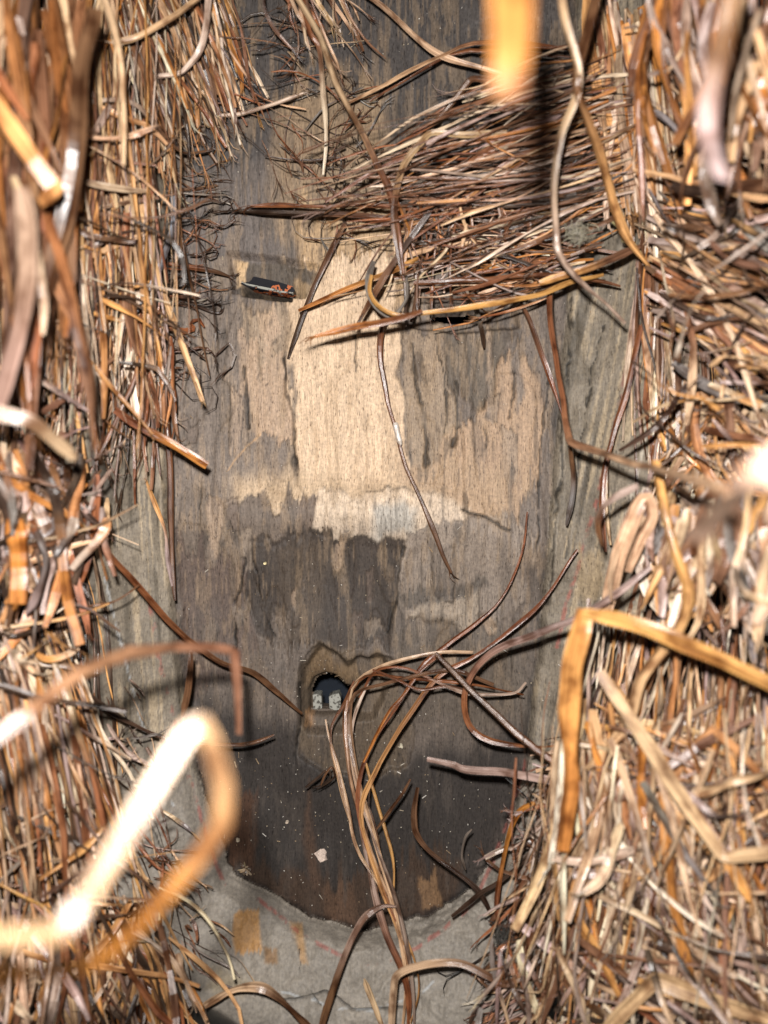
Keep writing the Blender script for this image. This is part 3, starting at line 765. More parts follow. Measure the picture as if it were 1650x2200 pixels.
bundle("tangle of thin dark stems under the fan, over the right eye slit", 80, [(1320, 470, 3.0), (1340, 540, 2.8), (1300, 600, 2.6)], [(820, 520, 2.2), (850, 570, 2.2), (900, 640, 2.2)], (0.5, 1.6), REDD + [('dark', 2)], 0.06, 0.5, 24, 34, 1.5, (0.5, 0.7), 0.3, fr=0.4, segs=12)
bundle("stray stems dropping down through the fan at steep angles", 46, [(880, 380, 3.4), (1000, 400, 3.4), (1120, 430, 3.2)], [(820, 660, 2.0), (960, 640, 2.0), (1090, 620, 2.0)], (0.8, 1.8), REDD, 0.06, 0.4, 30, 50, 1.0, (0.3, 0.5), 0.3, fr=0.4, segs=10)
bundle("blurred brown blades in the upper right corner", 90, [(1430, -100, 8), (1560, -100, 10), (1720, -80, 12)], [(1470, 420, 6), (1570, 480, 8), (1720, 460, 10)], (1.6, 4.0), [('brown', 5), ('red', 2), ('amber', 3), ('gold', 0.6), ('tan', 2), ('mauve', 1.5), ('orange', 2)], 0.08, 0.2, 25, 60, 2.0, (0.3, 0.5), 0.3, ('blade', 'flat'), 0.2, segs=12)
bundle("brown straw slanting down to the right edge beside the right eye", 190, [(1400, 380, 4), (1400, 540, 4), (1410, 660, 4)], [(1730, 520, 7.5), (1740, 720, 7.5), (1730, 860, 7)], (1.4, 3.6), [('brown', 3), ('tan', 2.5), ('mauve', 2), ('gold', 1.5), ('red', 1.5), ('dark', 1), ('grey', 1)], 0.05, 0.10, 20, 40, 1.8, (0.2, 0.4), 0.15, segs=12)
bundle("vertical straw beside the right rim behind the slanting stems", 90, [(1395, 420, 3.0), (1450, 440, 3.4)], [(1400, 1090, 2.4), (1460, 1080, 3)], (1.2, 3.0), WARM, 0.03, 0.2, 12, 22, 1.0, (0.2, 0.4), 0.1, segs=12)
bundle("short golden straw crossing at the right edge, halfway down", 100, [(1430, 860, 4), (1540, 840, 5), (1680, 860, 6)], [(1430, 1060, 4), (1560, 1060, 5), (1690, 1050, 6)], (1.4, 3.2), [('gold', 4), ('tan', 3), ('orange', 2), ('brown', 2), ('pale', 1)], 0.08, 0.6, 26, 40, 1.6, (0.2, 0.4), 0.2, segs=10)
bundle("curled mauve leaf blades at the right edge, just below the middle", 110, [(1420, 1060, 6), (1540, 1040, 8), (1690, 1060, 10)], [(1400, 1330, 6), (1520, 1380, 7), (1700, 1370, 9)], (1.8, 4.4), [('mauve', 4), ('tan', 3), ('brown', 2), ('pale', 1), ('gold', 1), ('grey', 1)], 0.10, 0.5, 30, 60, 2.0, (0.3, 0.5), 0.5, ('flat', 'blade'), 0.2, segs=12)
bundle("dense fine straw filling the lower right, upright", 380, [(1300, 1290, 4.0), (1480, 1330, 5.0), (1700, 1350, 6.5)], [(1130, 2280, 3.2), (1420, 2300, 4.5), (1720, 2300, 6)], (0.7, 2.1), WARM + [('mauve', 2), ('pale', 2)], 0.03, 0.10, 20, 50, 3.0, (0.4, 0.5), 0.25, segs=14)
bundle("loosely crossing leaves lying over the lower right straw", 80, [(1220, 1480, 6.4), (1380, 1560, 7.4), (1660, 1500, 8.8)], [(1240, 2000, 6.2), (1460, 2150, 7.2), (1700, 2000, 8.8)], (1.2, 3.6), LIGHT + [('orange', 1.5), ('grey', 0.5), ('brown', 1.5)], 0.03, 0.5, 40, 80, 1.8, (0.3, 0.5), 0.4, segs=12)
bundle("dark broken ends bunched along the lower right rim", 170, [(1260, 1560, 3.6), (1230, 1760, 3.6), (1190, 1960, 3.6), (1150, 2200, 3.8)], [(1120, 1620, 2.4), (1120, 1860, 2.6), (1060, 2080, 2.8), (1010, 2230, 3)], (0.7, 2.2), DUSK + [('black', 1)], 0.08, 0.18, 24, 40, 1.2, (0.2, 0.5), 0.5, fr=0.5, segs=10, curl=0.04)
bundle("wide tan and grey leaves heaped in the bottom right", 110, [(1060, 2000, 5), (1300, 1960, 6), (1600, 2000, 7)], [(1120, 2300, 5), (1400, 2300, 6), (1700, 2300, 8)], (1.0, 3.0), DUSK + [('tan', 4), ('pale', 2)], 0.035, 0.5, 34, 70, 1.6, (0.3, 0.5), 0.4, ('blade', 'flat'), 0.2, segs=12)

bundle("tangled dark and pale broken straw thrown across the lower right heap", 120, [(1210, 1500, 6.0), (1230, 1800, 5.8), (1150, 2120, 5.4)], [(1700, 1640, 8.6), (1700, 1900, 8.6), (1680, 2220, 8.6)], (0.7, 2.8), [('mauve', 3), ('brown', 3), ('dark', 3), ('tan', 2), ('gold', 2), ('pale', 1.5)], 0.06, 0.7, 50, 90, 1.8, (0.7, 0.75), 0.8, ('blade', 'flat', 'round'), 0.4, segs=14)
bundle("tangled broken straw thrown across the left raffia", 110, [(-60, 120, 8), (-60, 700, 8), (-60, 1350, 8), (-60, 1950, 7)], [(330, 260, 4.4), (360, 760, 4.2), (230, 1420, 5.2), (330, 2080, 4.4)], (0.6, 2.4), [('mauve', 3), ('brown', 3), ('dark', 3), ('tan', 2), ('gold', 2), ('pale', 1.5)], 0.06, 0.12, 60, 110, 1.8, (0.6, 0.7), 0.8, ('blade', 'flat', 'round'), 0.4, segs=14)
bundle("tangled broken straw thrown across the upper right raffia", 90, [(1320, 60, 5.4), (1380, 500, 5.4), (1400, 960, 5.4)], [(1720, 200, 10), (1720, 600, 9), (1720, 1060, 9)], (0.6, 2.4), [('mauve', 3), ('brown', 3), ('dark', 3), ('tan', 2), ('gold', 2), ('pale', 1)], 0.06, 0.3, 50, 100, 1.8, (0.6, 0.7), 0.8, ('blade', 'flat', 'round'), 0.4, segs=14)
bundle("fine wiry straw scattered over the top of the lower right heap", 190, [(1180, 1420, 6.0), (1400, 1440, 7.0), (1680, 1420, 9)], [(1120, 2200, 5.0), (1400, 2260, 6.5), (1700, 2240, 8)], (0.35, 1.0), WARM + [('dark', 2), ('pale', 2)], 0.04, 0.35, 40, 70, 1.6, (0.5, 0.6), 0.4, ('round', 'blade'), 0.3, segs=12)
bundle("fine wiry straw scattered over the top of the left raffia", 150, [(20, -60, 6.5), (180, -60, 5.5), (360, -60, 4)], [(60, 1100, 6.0), (200, 1000, 5.0), (350, 850, 3.4)], (0.35, 1.0), WARM + [('dark', 2), ('pale', 2)], 0.04, 0.3, 30, 60, 1.4, (0.6, 0.6), 0.3, ('round', 'blade'), 0.3, segs=12)
bundle("fine dark rootlets arching from the left over the forehead wood", 30, [(440, 80, 2.6), (520, 200, 2.4), (500, 330, 2.0)], [(740, 60, 2.2), (780, 200, 2.0), (700, 420, 1.6)], (0.35, 0.9), [('dark', 3), ('brown', 2), ('red', 2), ('tan', 1)], 0.16, 0.4, 40, 60, 1.0, (0.4, 0.6), 0.4, ('round', 'blade'), 0.6, segs=12, curl=0.15)
bundle("broken straw ends poking out along the lower left rim", 60, [(230, 1420, 3.0), (250, 1650, 3.0), (330, 1900, 3.0), (420, 2060, 3.0)], [(330, 1540, 2.6), (340, 1760, 2.6), (420, 1960, 2.6), (520, 2120, 2.6)], (0.5, 1.8), DUSK + [('tan', 2)], 0.06, 0.2, 30, 40, 1.0, (0.2, 0.5), 0.3, ('round', 'blade'), 0.5, segs=10)

# ---- the tuft drawn through the mouth: one bundle whose strands follow their own paths
tuft = bpy.data.objects.new("raffia_tuft", None); COL.objects.link(tuft)
tb = at(760, 1470, 0.4); tuft.location = Vector(tb); tuft.empty_display_size = 0.02
tag(tuft, "glossy brown raffia tuft hooked in the mouth hole and trailing down over the chin", "raffia bundle", "raffia bundles fringing the mask")
PAL.update(red=(0.22, 0.085, 0.038), brown=(0.15, 0.075, 0.04))
TUFT = [
 ([(1125, 1492, 2), (1060, 1478, 2.2), (960, 1462, 2.2), (860, 1455, 1.8), (790, 1450, 1.4), (757, 1480, 1.1), (742, 1530, 1.2), (743, 1610, 1.6), (765, 1730, 2), (815, 1880, 2.4), (868, 2040, 3), (885, 2240, 3.4)], 1.9, 'red', 'tan'),
 ([(1060, 1470, 2.2), (980, 1440, 2.4), (900, 1450, 2.1), (820, 1470, 1.7), (762, 1490, 1.3), (752, 1560, 1.4), (765, 1660, 1.8), (800, 1790, 2.2), (850, 1960, 2.8), (872, 2110, 3.2), (860, 2240, 3.4)], 2.0, 'brown', 'tan'),
 ([(1015, 1403, 1.6), (930, 1404, 1.8), (840, 1425, 1.6), (775, 1455, 1.2), (752, 1500, 1.1), (752, 1600, 1.5), (780, 1740, 2), (840, 1900, 2.6), (880, 2060, 3), (893, 2240, 3.3)], 1.7, 'tan', 'mauve'),
 ([(1130, 1100, 1.8), (1122, 1190, 1.6), (1068, 1300, 1.4), (965, 1378, 1.6), (905, 1432, 1.8), (850, 1520, 1.8), (795, 1610, 1.8), (768, 1700, 2), (790, 1820, 2.3), (850, 1980, 2.9)], 1.6, 'red', 'red'),
 ([(1240, 1180, 2.4), (1172, 1285, 2.2), (1115, 1338, 2), (1010, 1415, 2), (945, 1452, 2), (880, 1535, 2), (810, 1650, 2), (775, 1750, 2.2), (812, 1890, 2.6), (868, 2030, 3)], 1.8, 'red', 'gold'),
 ([(700, 1545, 0.9), (712, 1600, 1.2), (745, 1720, 1.7), (770, 1830, 2.1), (830, 1930, 2.6), (870, 2070, 3.1)], 1.2, 'tan', 'tan'),
 ([(762, 1462, 1.1), (738, 1512, 1.1), (712, 1570, 1.2), (722, 1660, 1.5), (758, 1790, 2)], 1.2, 'red', 'tan'),
 ([(790, 1470, 1.2), (762, 1540, 1.3), (758, 1640, 1.5), (800, 1760, 2), (815, 1850, 2.3), (812, 1930, 2.5)], 1.1, 'pale', 'brown'),
 ([(785, 1640, 1.6), (812, 1740, 1.9), (845, 1850, 2.3), (852, 1960, 2.7), (890, 2060, 2.9), (902, 2130, 3), (880, 2200, 3.2)], 1.1, 'gold', 'gold'),
 ([(770, 1700, 1.8), (790, 1860, 2.2), (830, 2000, 2.8), (875, 2120, 3.2), (872, 2250, 3.3)], 2.2, 'mauve', 'red'),
 ([(1130, 1465, 1.9), (1100, 1490, 2.1), (1010, 1488, 2.3), (950, 1470, 2.2), (880, 1440, 1.9), (830, 1435, 1.7), (800, 1450, 1.4), (770, 1500, 1.3)], 1.4, 'mauve', 'red'),
 ([(795, 1690, 1.8), (790, 1800, 2.1), (802, 1900, 2.4)], 0.8, 'dark', 'brown'),
 ([(690, 1690, 1.2), (700, 1665, 1.3), (712, 1650, 1.3), (718, 1668, 1.2), (705, 1680, 1.1), (680, 1695, 0.9)], 0.9, 'brown', 'dark'),
 ([(960, 1395, 1.6), (900, 1445, 1.9), (860, 1500, 2), (830, 1540, 2), (780, 1640, 1.9)], 1.6, 'red', 'orange'),
 ([(800, 1440, 1.5), (850, 1460, 2), (900, 1480, 2.2), (960, 1475, 2.2), (1040, 1490, 2.0), (1110, 1485, 1.8)], 1.3, 'red', 'dark'),
]
for pts, w, c1, c2 in TUFT:
    strand_obj("strand", ribbon(pts, w * 0.88, c1, random.choice(['blade', 'round', 'blade']), c2, random.gauss(0, 0.4), n=46, wob=0.0015), tuft, tb)

# ---- single strands one can point at
loose("large blurred folded blade looping at lower left, almost white", [(-90, 2020, 21.5), (30, 2018, 21.5), (140, 2012, 21.5), (180, 1950, 21.3), (300, 1740, 20.8), (395, 1585, 20.4), (428, 1548, 20.3), (455, 1600, 20.2), (478, 1690, 20.0), (470, 1770, 19.8), (420, 1840, 19.7), (300, 1990, 19.4), (215, 2062, 19.2), (130, 2085, 19), (10, 2090, 18.8), (-70, 2110, 18.5)], 2.1, (0.42, 0.27, 0.14), 'flat', col2=(0.27, 0.115, 0.02), n=90, smooth=False, tw2=0.2, taper=(1, 1), name="folded_raffia_strand")  # first half paler: burn-out from the near flash put into the colour
loose("out-of-focus upright yellow blade hanging into the top of the view, right of centre", [(1092, -160, 21), (1095, 0, 21), (1098, 120, 21), (1096, 215, 20.9)], 4.9, (0.19, 0.085, 0.022), 'flat', tw=0.0, tw2=0.1, taper=(1, 0.85), name="raffia_strand")
loose("out-of-focus pinkish strand with a white lower tip in the upper right corner", [(1585, -80, 17.5), (1555, 60, 17), (1525, 190, 16.5), (1520, 290, 16.5), (1548, 385, 17)], 3.8, (0.22, 0.12, 0.06), 'flat', col2=(0.45, 0.36, 0.33), taper=(1, 0.9), name="raffia_strand")
loose("long brown stem bent sharply at the right rim and rising towards the right edge", [(1180, 560, 3.0), (1184, 690, 3.6), (1205, 850, 4.6), (1222, 940, 5.6), (1232, 952, 6.0), (1300, 975, 7.5), (1420, 1010, 11), (1560, 1050, 16)], 2.5, 'red', 'round', col2='tan', n=60, taper=(0.8, 1))
loose("large out-of-focus white blade at the right edge, level with the sheen-painted worn ridge", [(1720, 960, 21), (1640, 1015, 21), (1560, 1075, 20), (1490, 1160, 18.5)], 5.0, (0.36, 0.27, 0.21), 'flat', taper=(1, 0.8), name="raffia_strand")
loose("thin dark stem with a pale tip hanging below the bent stem on the right", [(1226, 950, 3.5), (1230, 1040, 2.6), (1216, 1128, 2.2)], 1.8, 'brown', 'round', col2='grey')
loose("long thin stem curving down the middle of the bare wood, with a white node", [(862, 668, 2.6), (826, 690, 2.0), (818, 745, 1.5), (830, 850, 1.2), (852, 930, 1.1), (875, 1010, 1.0), (915, 1105, 0.9), (950, 1190, 0.8), (968, 1230, 0.7)], 1.9, 'red', 'round', fr=4, n=50, col2='brown')
loose("short white node sheath on the middle stem, halfway down the bare wood", [(849, 908, 1.25), (855, 938, 1.2), (860, 958, 1.15)], 2.2, (0.75, 0.70, 0.66), "round", name="raffia_node", cat="node sheath", tw2=0)
loose("dark reddish stick pointing down to the left beside the left eye slit", [(742, 480, 2.2), (700, 560, 1.6), (662, 650, 1.1), (640, 705, 0.8), (618, 772, 0.4)], 2.2, 'brown', 'blade', col2='dark')
loose("golden stick laid across the dark stick below the left eye slit", [(900, 558, 3.6), (860, 577, 3.0), (760, 618, 2.4), (640, 668, 1.8)], 2.0, 'gold', 'blade', col2='orange')
loose("reddish stick with a frayed left end above the bare wood, its shadow below", [(905, 668, 5.2), (860, 682, 5), (770, 702, 4.8), (675, 724, 4.6)], 2.1, 'red', 'blade', col2='orange', fr=5)
loose("long yellow blade lying level across the right eye slit", [(800, 590, 4.0), (796, 630, 4.2), (820, 662, 4.4), (868, 676, 4.5), (940, 668, 4.5), (1030, 656, 4.5), (1140, 638, 4.4), (1225, 605, 4.2), (1300, 590, 4)], 2.0, 'gold', 'blade', n=46, tw=0.2)
loose("curled grey stem looping left of the yellow blade", [(800, 560, 3.2), (790, 600, 3.6), (800, 645, 3.7), (840, 680, 3.6), (875, 640, 3.4), (870, 590, 3.2)], 1.9, 'grey', 'blade', n=40)
loose("thin brown stem dropping beside the upright grain of the right wall", [(1118, 650, 2.6), (1140, 700, 2.2), (1172, 790, 1.8), (1212, 900, 1.9)], 1.6, 'brown', 'blade', col2='red')
loose("double reddish stem leaning down over the red line of the right rim", [(1378, 700, 3.8), (1345, 840, 3.6), (1312, 950, 3.4), (1298, 1010, 3.4), (1294, 1090, 3.4), (1302, 1185, 3.4)], 2.3, 'red', 'blade', n=40)
loose("thin stem running beside the double reddish stem on the right rim", [(1330, 900, 3.2), (1305, 980, 3.2), (1304, 1080, 3.2), (1312, 1170, 3.2)], 1.4, 'tan', 'round')
loose("stout reddish stick with a pale cut end pointing right from the left straw", [(245, 880, 5), (300, 915, 5), (380, 960, 4.7), (445, 1002, 4.4)], 2.7, 'red', 'blade', col2='orange', taper=(0.8, 0.95))
loose("reddish stem hanging straight down along the left crease", [(350, 830, 2.6), (360, 920, 2.6), (366, 1000, 2.4), (366, 1090, 2.2), (370, 1200, 2), (378, 1290, 2)], 2.0, 'red', 'round', n=36, col2='brown')
loose("thin golden stem crossing the reddish stem on the left crease", [(312, 1030, 2.8), (330, 1080, 2.6), (352, 1140, 2.4), (360, 1190, 2.3), (372, 1260, 2.2)], 1.5, 'gold', 'blade', col2='mauve')
loose("long dark stem slanting from the left straw to the mouth hole with a pale tip", [(180, 1110, 6), (215, 1165, 5.4), (290, 1255, 4.4), (380, 1352, 3.2), (425, 1388, 2.6), (480, 1425, 2), (535, 1440, 1.6), (565, 1460, 1.2), (612, 1502, 0.8), (648, 1532, 0.3)], 2.0, 'red', 'blade', n=56, col2='brown')
loose("blurred arching strand over the left straw, bent down at its right end", [(-60, 1620, 17), (60, 1530, 16.5), (170, 1450, 15.5), (280, 1402, 14), (380, 1392, 12.5), (480, 1396, 11.5), (506, 1402, 11.2), (509, 1480, 11), (514, 1580, 10.8)], 2.7, (0.30, 0.165, 0.085), 'flat', n=60, smooth=False, col2=(0.20, 0.10, 0.055), taper=(1, 0.5), name="folded_raffia_strand")
loose("dark stem crossing low over the left rim towards the chin", [(150, 1440, 5), (200, 1500, 4.4), (280, 1555, 3.6), (350, 1585, 3.2), (480, 1600, 2.6), (540, 1598, 2.2), (590, 1580, 1.8)], 1.7, 'dark', 'round', n=40, col2='brown')
loose("short brown stem hanging in front of the left rim beside the arching strand", [(410, 1400, 4), (408, 1440, 4), (402, 1490, 3.8), (392, 1540, 3.6)], 2.0, 'brown', 'blade')
loose("orange bent blade falling from the knot at right to the lower straw", [(1258, 1312, 10), (1250, 1360, 10), (1232, 1430, 9.8), (1222, 1520, 9.6), (1222, 1700, 9.2), (1206, 1830, 9)], 5.2, 'gold', 'blade', n=40, smooth=False, col2='orange', tw=-0.2, tw2=0.3, taper=(0.8, 0.8), name="folded_raffia_strand")
loose("golden blade running from the knot at right down to the right edge", [(1252, 1318, 10.2), (1340, 1335, 10.3), (1440, 1368, 10.6), (1560, 1425, 11), (1690, 1490, 11.4)], 4.4, 'gold', 'blade', n=36, tw=0.25, taper=(0.6, 1), name="raffia_strand")
loose("pink tan stem running left from the knot and curling back under the lower right straw", [(1400, 1215, 8), (1330, 1275, 7.6), (1240, 1325, 6.5), (1150, 1362, 5), (1070, 1395, 4), (1020, 1440, 3.4), (996, 1500, 3), (1006, 1560, 3), (1050, 1590, 3.2), (1140, 1602, 3.6), (1200, 1600, 4)], 2.3, 'mauve', 'blade', n=70, col2='red')
loose("pale golden loop of leaf bent over beside the right rim", [(1300, 1320, 6.5), (1318, 1240, 7.2), (1345, 1160, 7.8), (1370, 1095, 8), (1392, 1070, 8.1), (1400, 1110, 8), (1375, 1160, 7.8), (1350, 1230, 7.4)], 4.4, 'tan', 'blade', n=50, name="folded_raffia_strand")
loose("long yellow blade winding down from the right edge of the rim to the lower straw", [(1405, 990, 9), (1420, 1080, 9.4), (1448, 1180, 9.6), (1476, 1270, 9.6), (1462, 1340, 9.4), (1420, 1400, 9), (1378, 1460, 8.6), (1345, 1560, 8), (1290, 1620, 7.4), (1262, 1650, 7)], 3.4, 'gold', 'blade', n=70, col2='tan', name="raffia_strand")
loose("straight pale blade slanting to a sharp bend near the right edge", [(1285, 1440, 9), (1360, 1555, 9.4), (1450, 1690, 9.8), (1548, 1838, 10.2), (1562, 1842, 10.3), (1690, 1826, 10.8)], 4.0, 'tan', 'flat', n=60, smooth=False, tw2=0.1, taper=(0.7, 1), name="folded_raffia_strand")
loose("brown stem slanting from the mouth tuft to the lower right straw", [(935, 1405, 3.5), (990, 1460, 4), (1060, 1530, 4.6), (1140, 1600, 5.2), (1240, 1675, 5.8), (1350, 1730, 6.4), (1420, 1790, 6.8)], 2.2, 'brown', 'round', n=46, col2='red')
loose("pale mauve blade floating above the dark chin wood and running right", [(920, 1630, 3.4), (975, 1642, 3.6), (1000, 1652, 3.8), (1080, 1660, 4.2), (1190, 1678, 5), (1310, 1700, 6), (1420, 1770, 7), (1540, 1868, 7.6), (1680, 1940, 8)], 2.8, 'mauve', 'flat', n=60, col2='grey', name="raffia_strand")
loose("dark bent stem lying over the chin right of the tuft", [(896, 1690, 3), (888, 1760, 2.8), (894, 1795, 2.7), (930, 1835, 2.7), (1010, 1895, 2.8), (1040, 1930, 2.9), (1062, 1975, 3)], 1.7, 'brown', 'blade', n=44, col2='dark')
loose("thin hooked stem standing on the chin lip at right", [(1150, 1722, 4), (1118, 1742, 3.8), (1095, 1790, 3.6), (1078, 1860, 3.4), (1068, 1950, 3.4), (1078, 2010, 3.5), (1095, 2050, 3.6)], 1.9, 'orange', 'blade', n=44, col2='red')
loose("golden stem arching low over the chin lip at the bottom", [(842, 2240, 4.6), (848, 2130, 4.6), (860, 2092, 4.7), (920, 2072, 4.9), (990, 2068, 5), (1050, 2095, 5.2), (1090, 2112, 5.2), (1140, 2080, 5), (1180, 2040, 4.8)], 2.8, 'tan', 'blade', n=60, col2='brown')
loose("brown stem rising from the bottom edge and bending over to the tuft", [(682, 2230, 4), (705, 2150, 3.8), (740, 2050, 3.6), (768, 1992, 3.5), (790, 1962, 3.5), (822, 1945, 3.3), (852, 1945, 3.2)], 2.3, 'brown', 'blade', n=44, col2='mauve')
loose("short tan splinter on the chin lip at the bottom", [(782, 2100, 3), (800, 2145, 3), (822, 2205, 3.1)], 2.0, 'tan', 'blade', taper=(0.3, 0.9))
loose("dark stick lying aslant across the lower right chin lip", [(970, 1968, 2.6), (1030, 1925, 2.9), (1080, 1893, 3), (1150, 1830, 3.2), (1200, 1780, 3.6)], 1.9, 'dark', 'round')
loose("tan strip arching over the rim at the bottom, left of centre", [(440, 2160, 4), (490, 2128, 4.2), (555, 2118, 4.3), (600, 2140, 4.3), (650, 2190, 4.2), (690, 2230, 4)], 3.0, 'tan', 'blade', n=40, col2='brown')
loose("thin stem running down over the left rim beside the blurred loop", [(225, 1690, 4), (265, 1790, 3.6), (285, 1860, 3.4), (296, 1940, 3.3), (306, 2000, 3.3)], 1.8, 'orange', 'blade', col2='tan')
loose("thick brown blurred stalk standing upright in the upper left straw", [(205, 20, 11), (175, 150, 11.3), (168, 300, 11.4), (150, 430, 11), (110, 580, 10.5), (90, 700, 10)], 5.0, 'brown', 'blade', n=40, name="raffia_stalk")
loose("orange kinked blade at the left edge with its shadow beneath, upper left", [(-40, 190, 13.5), (20, 270, 13.5), (70, 345, 13.3), (118, 405, 13), (88, 440, 12.6)], 4.2, 'gold', 'flat', n=44, smooth=False, name="folded_raffia_strand")
loose("wide pale mauve blade running down the left edge above the middle", [(50, 400, 13.6), (60, 520, 13.6), (52, 640, 13.4), (20, 780, 13), (-10, 900, 12.6)], 5.0, (0.36, 0.25, 0.18), 'flat', n=40, col2=(0.28, 0.19, 0.15), name="raffia_strand")
loose("blurred pale strand crossing level over the left straw halfway down", [(-40, 880, 13), (60, 905, 12.6), (120, 950, 12), (160, 985, 11.5)], 3.4, (0.30, 0.20, 0.12), 'flat', col2=(0.36, 0.27, 0.18), name="raffia_strand")
loose("pale strand curving right out of the upper left straw to a dark frayed tip", [(50, 248, 7), (140, 228, 6.4), (225, 218, 6), (285, 224, 5.6), (330, 262, 4.8), (368, 310, 3.8), (400, 332, 3.2), (450, 326, 2.6)], 2.4, 'pale', 'blade', n=50, col2='brown', fr=4)
loose("pale bent strand ending in a flat tip inside the upper left straw", [(452, -40, 5), (446, 50, 4.8), (432, 105, 4.6), (405, 142, 4.4), (385, 158, 4.4), (335, 166, 4.4)], 2.6, 'pale', 'blade', n=44, name="folded_raffia_strand")
loose("long pale strand slanting to the top edge over the upper left straw", [(240, 92, 6), (290, 82, 6), (350, 50, 5.8), (400, 20, 5.6), (460, -30, 5.4)], 2.2, 'tan', 'blade', n=36)
loose("pale stem pointing right from the left straw towards the forehead, tip frayed", [(470, 250, 2.6), (520, 246, 2.6), (590, 224, 2.6), (655, 198, 2.6)], 1.8, 'pale', 'blade', fr=3)
loose("long tan stem falling from the top edge to the middle of the fan", [(610, -50, 5), (655, 20, 4.9), (690, 85, 4.8), (722, 180, 4.7), (765, 262, 4.6), (800, 335, 4.4), (838, 420, 4.2), (856, 520, 4), (868, 605, 3.6)], 2.1, 'tan', 'round', n=60, col2='red')
loose("brown stem dropping straight from the top wisps to a split tip", [(640, -40, 4.4), (665, 70, 4.2), (688, 110, 4), (696, 200, 3.8), (702, 300, 3.4), (697, 375, 3)], 1.9, 'red', 'blade', n=44, col2='pale')
loose("tan stem slanting from the top edge across the dark forehead to the fan", [(760, -30, 3), (830, 22, 3), (900, 85, 3.1), (950, 118, 3.2), (1020, 142, 3.3), (1100, 168, 3.4), (1200, 188, 3.5)], 2.0, 'tan', 'blade', n=50)
loose("upper of two thin stems rising to a bend in front of the dark forehead", [(740, 222, 2.4), (830, 180, 2.8), (920, 130, 3.2), (990, 98, 3.4), (1020, 92, 3.4), (1100, 92, 3.5), (1230, 108, 3.6)], 1.5, 'tan', 'round', n=50, smooth=False, col2='red')
loose("lower of two thin stems rising to a bend in front of the dark forehead", [(790, 220, 2.4), (880, 165, 2.8), (960, 118, 3.1), (1010, 105, 3.2), (1080, 112, 3.3), (1230, 122, 3.4)], 1.3, 'red', 'round', n=46, smooth=False)
loose("dark stem bent at an elbow over the forehead right of centre", [(905, 292, 2.8), (960, 232, 3.4), (1008, 172, 3.8), (1016, 168, 3.8), (1100, 172, 3.7), (1220, 176, 3.6)], 2.1, 'brown', 'round', n=46, smooth=False, col2='red')
loose("pale stem with a knuckle hanging from the fan to the middle of the wood", [(1090, 288, 4.8), (1000, 292, 4.8), (932, 285, 4.8), (905, 305, 4.8), (868, 352, 4.6), (850, 420, 4.4), (846, 480, 4.2), (862, 590, 3.8)], 2.2, 'tan', 'blade', n=60, col2='brown')
loose("blackened frayed stem lying level over the centre of the brow", [(860, 470, 3), (760, 462, 2.7), (660, 460, 2.4), (570, 455, 2.2), (505, 450, 2)], 2.0, 'brown', 'blade', n=36, col2='dark', fr=5)
loose("second level stem under the blackened stem on the brow, splitting at its end", [(900, 452, 3.4), (800, 442, 3), (700, 445, 2.6), (600, 440, 2.3), (540, 442, 2.2)], 1.6, 'red', 'blade', n=36, fr=4)
loose("dark stick with a star of torn hairs pointing at the left eye slit", [(360, 566, 2), (420, 574, 1.8), (462, 582, 1.6), (492, 592, 1.2)], 2.0, 'red', 'round', fr=8, col2='brown')
loose("dark curled tendril on the wood below the left eye slit", [(370, 605, 2), (400, 640, 1.5), (440, 662, 1), (470, 672, 0.8), (478, 660, 0.9), (460, 652, 0.9)], 1.1, 'dark', 'round', n=36, fr=3)
loose("blue grey narrow leaf bending across the left straw by the rim", [(372, 420, 4), (378, 470, 4), (362, 530, 4), (330, 610, 4), (288, 680, 4)], 2.2, (0.22, 0.24, 0.27), 'blade', n=36)
loose("long out-of-focus tan stem hanging from the top edge through the fan", [(1200, -60, 10), (1212, 40, 9.8), (1240, 140, 9.4), (1238, 205, 9), (1205, 290, 8.4), (1188, 400, 7.8), (1190, 500, 7.2), (1200, 548, 7), (1265, 620, 6.4), (1345, 695, 5.8)], 2.6, 'tan', 'blade', n=70, col2='mauve')
loose("second out-of-focus stem crossing it at the top right of the forehead", [(1290, -60, 9.6), (1262, 60, 9.4), (1236, 180, 9.2), (1262, 260, 8.4), (1290, 340, 7.4), (1312, 430, 6.4), (1350, 520, 5.6), (1395, 580, 5)], 3.2, 'brown', 'blade', n=60, col2='gold')
loose("orange stem slanting up to the right beside the red line at eye level", [(1160, 610, 4.6), (1230, 585, 4.8), (1310, 555, 5), (1372, 530, 5)], 2.8, 'gold', 'blade', col2='brown')
loose("flat reddish leaf tip lying level at the right end of the eye slit", [(885, 608, 3.4), (960, 604, 3.6), (1050, 600, 3.8), (1150, 590, 3.8), (1230, 596, 3.6), (1330, 618, 3.4)], 2.4, 'red', 'blade', n=40, tw=0.2)
loose("short grey stick pointing down in front of the right eye slit", [(1010, 620, 2.6), (1022, 660, 2.2), (1034, 708, 1.6), (1040, 748, 1.0)], 2.2, 'grey', 'blade', col2='dark')
loose("twisted pale green fibre snagged at the top of the red line", [(1310, 470, 4.4), (1335, 500, 4.4), (1338, 520, 4.3), (1362, 525, 4.3), (1378, 548, 4.2), (1392, 585, 4.1)], 1.9, (0.48, 0.44, 0.24), 'flat', n=40, tw=0, tw2=4, name="plant_fibre", cat="plant fibre")
loose("dark curved leaf tip pointing left from the straw right of the fan", [(1395, 238, 6), (1420, 250, 6.2), (1455, 280, 6.4), (1492, 318, 6.6)], 2.6, 'grey', 'blade', taper=(0.2, 0.8), n=28)
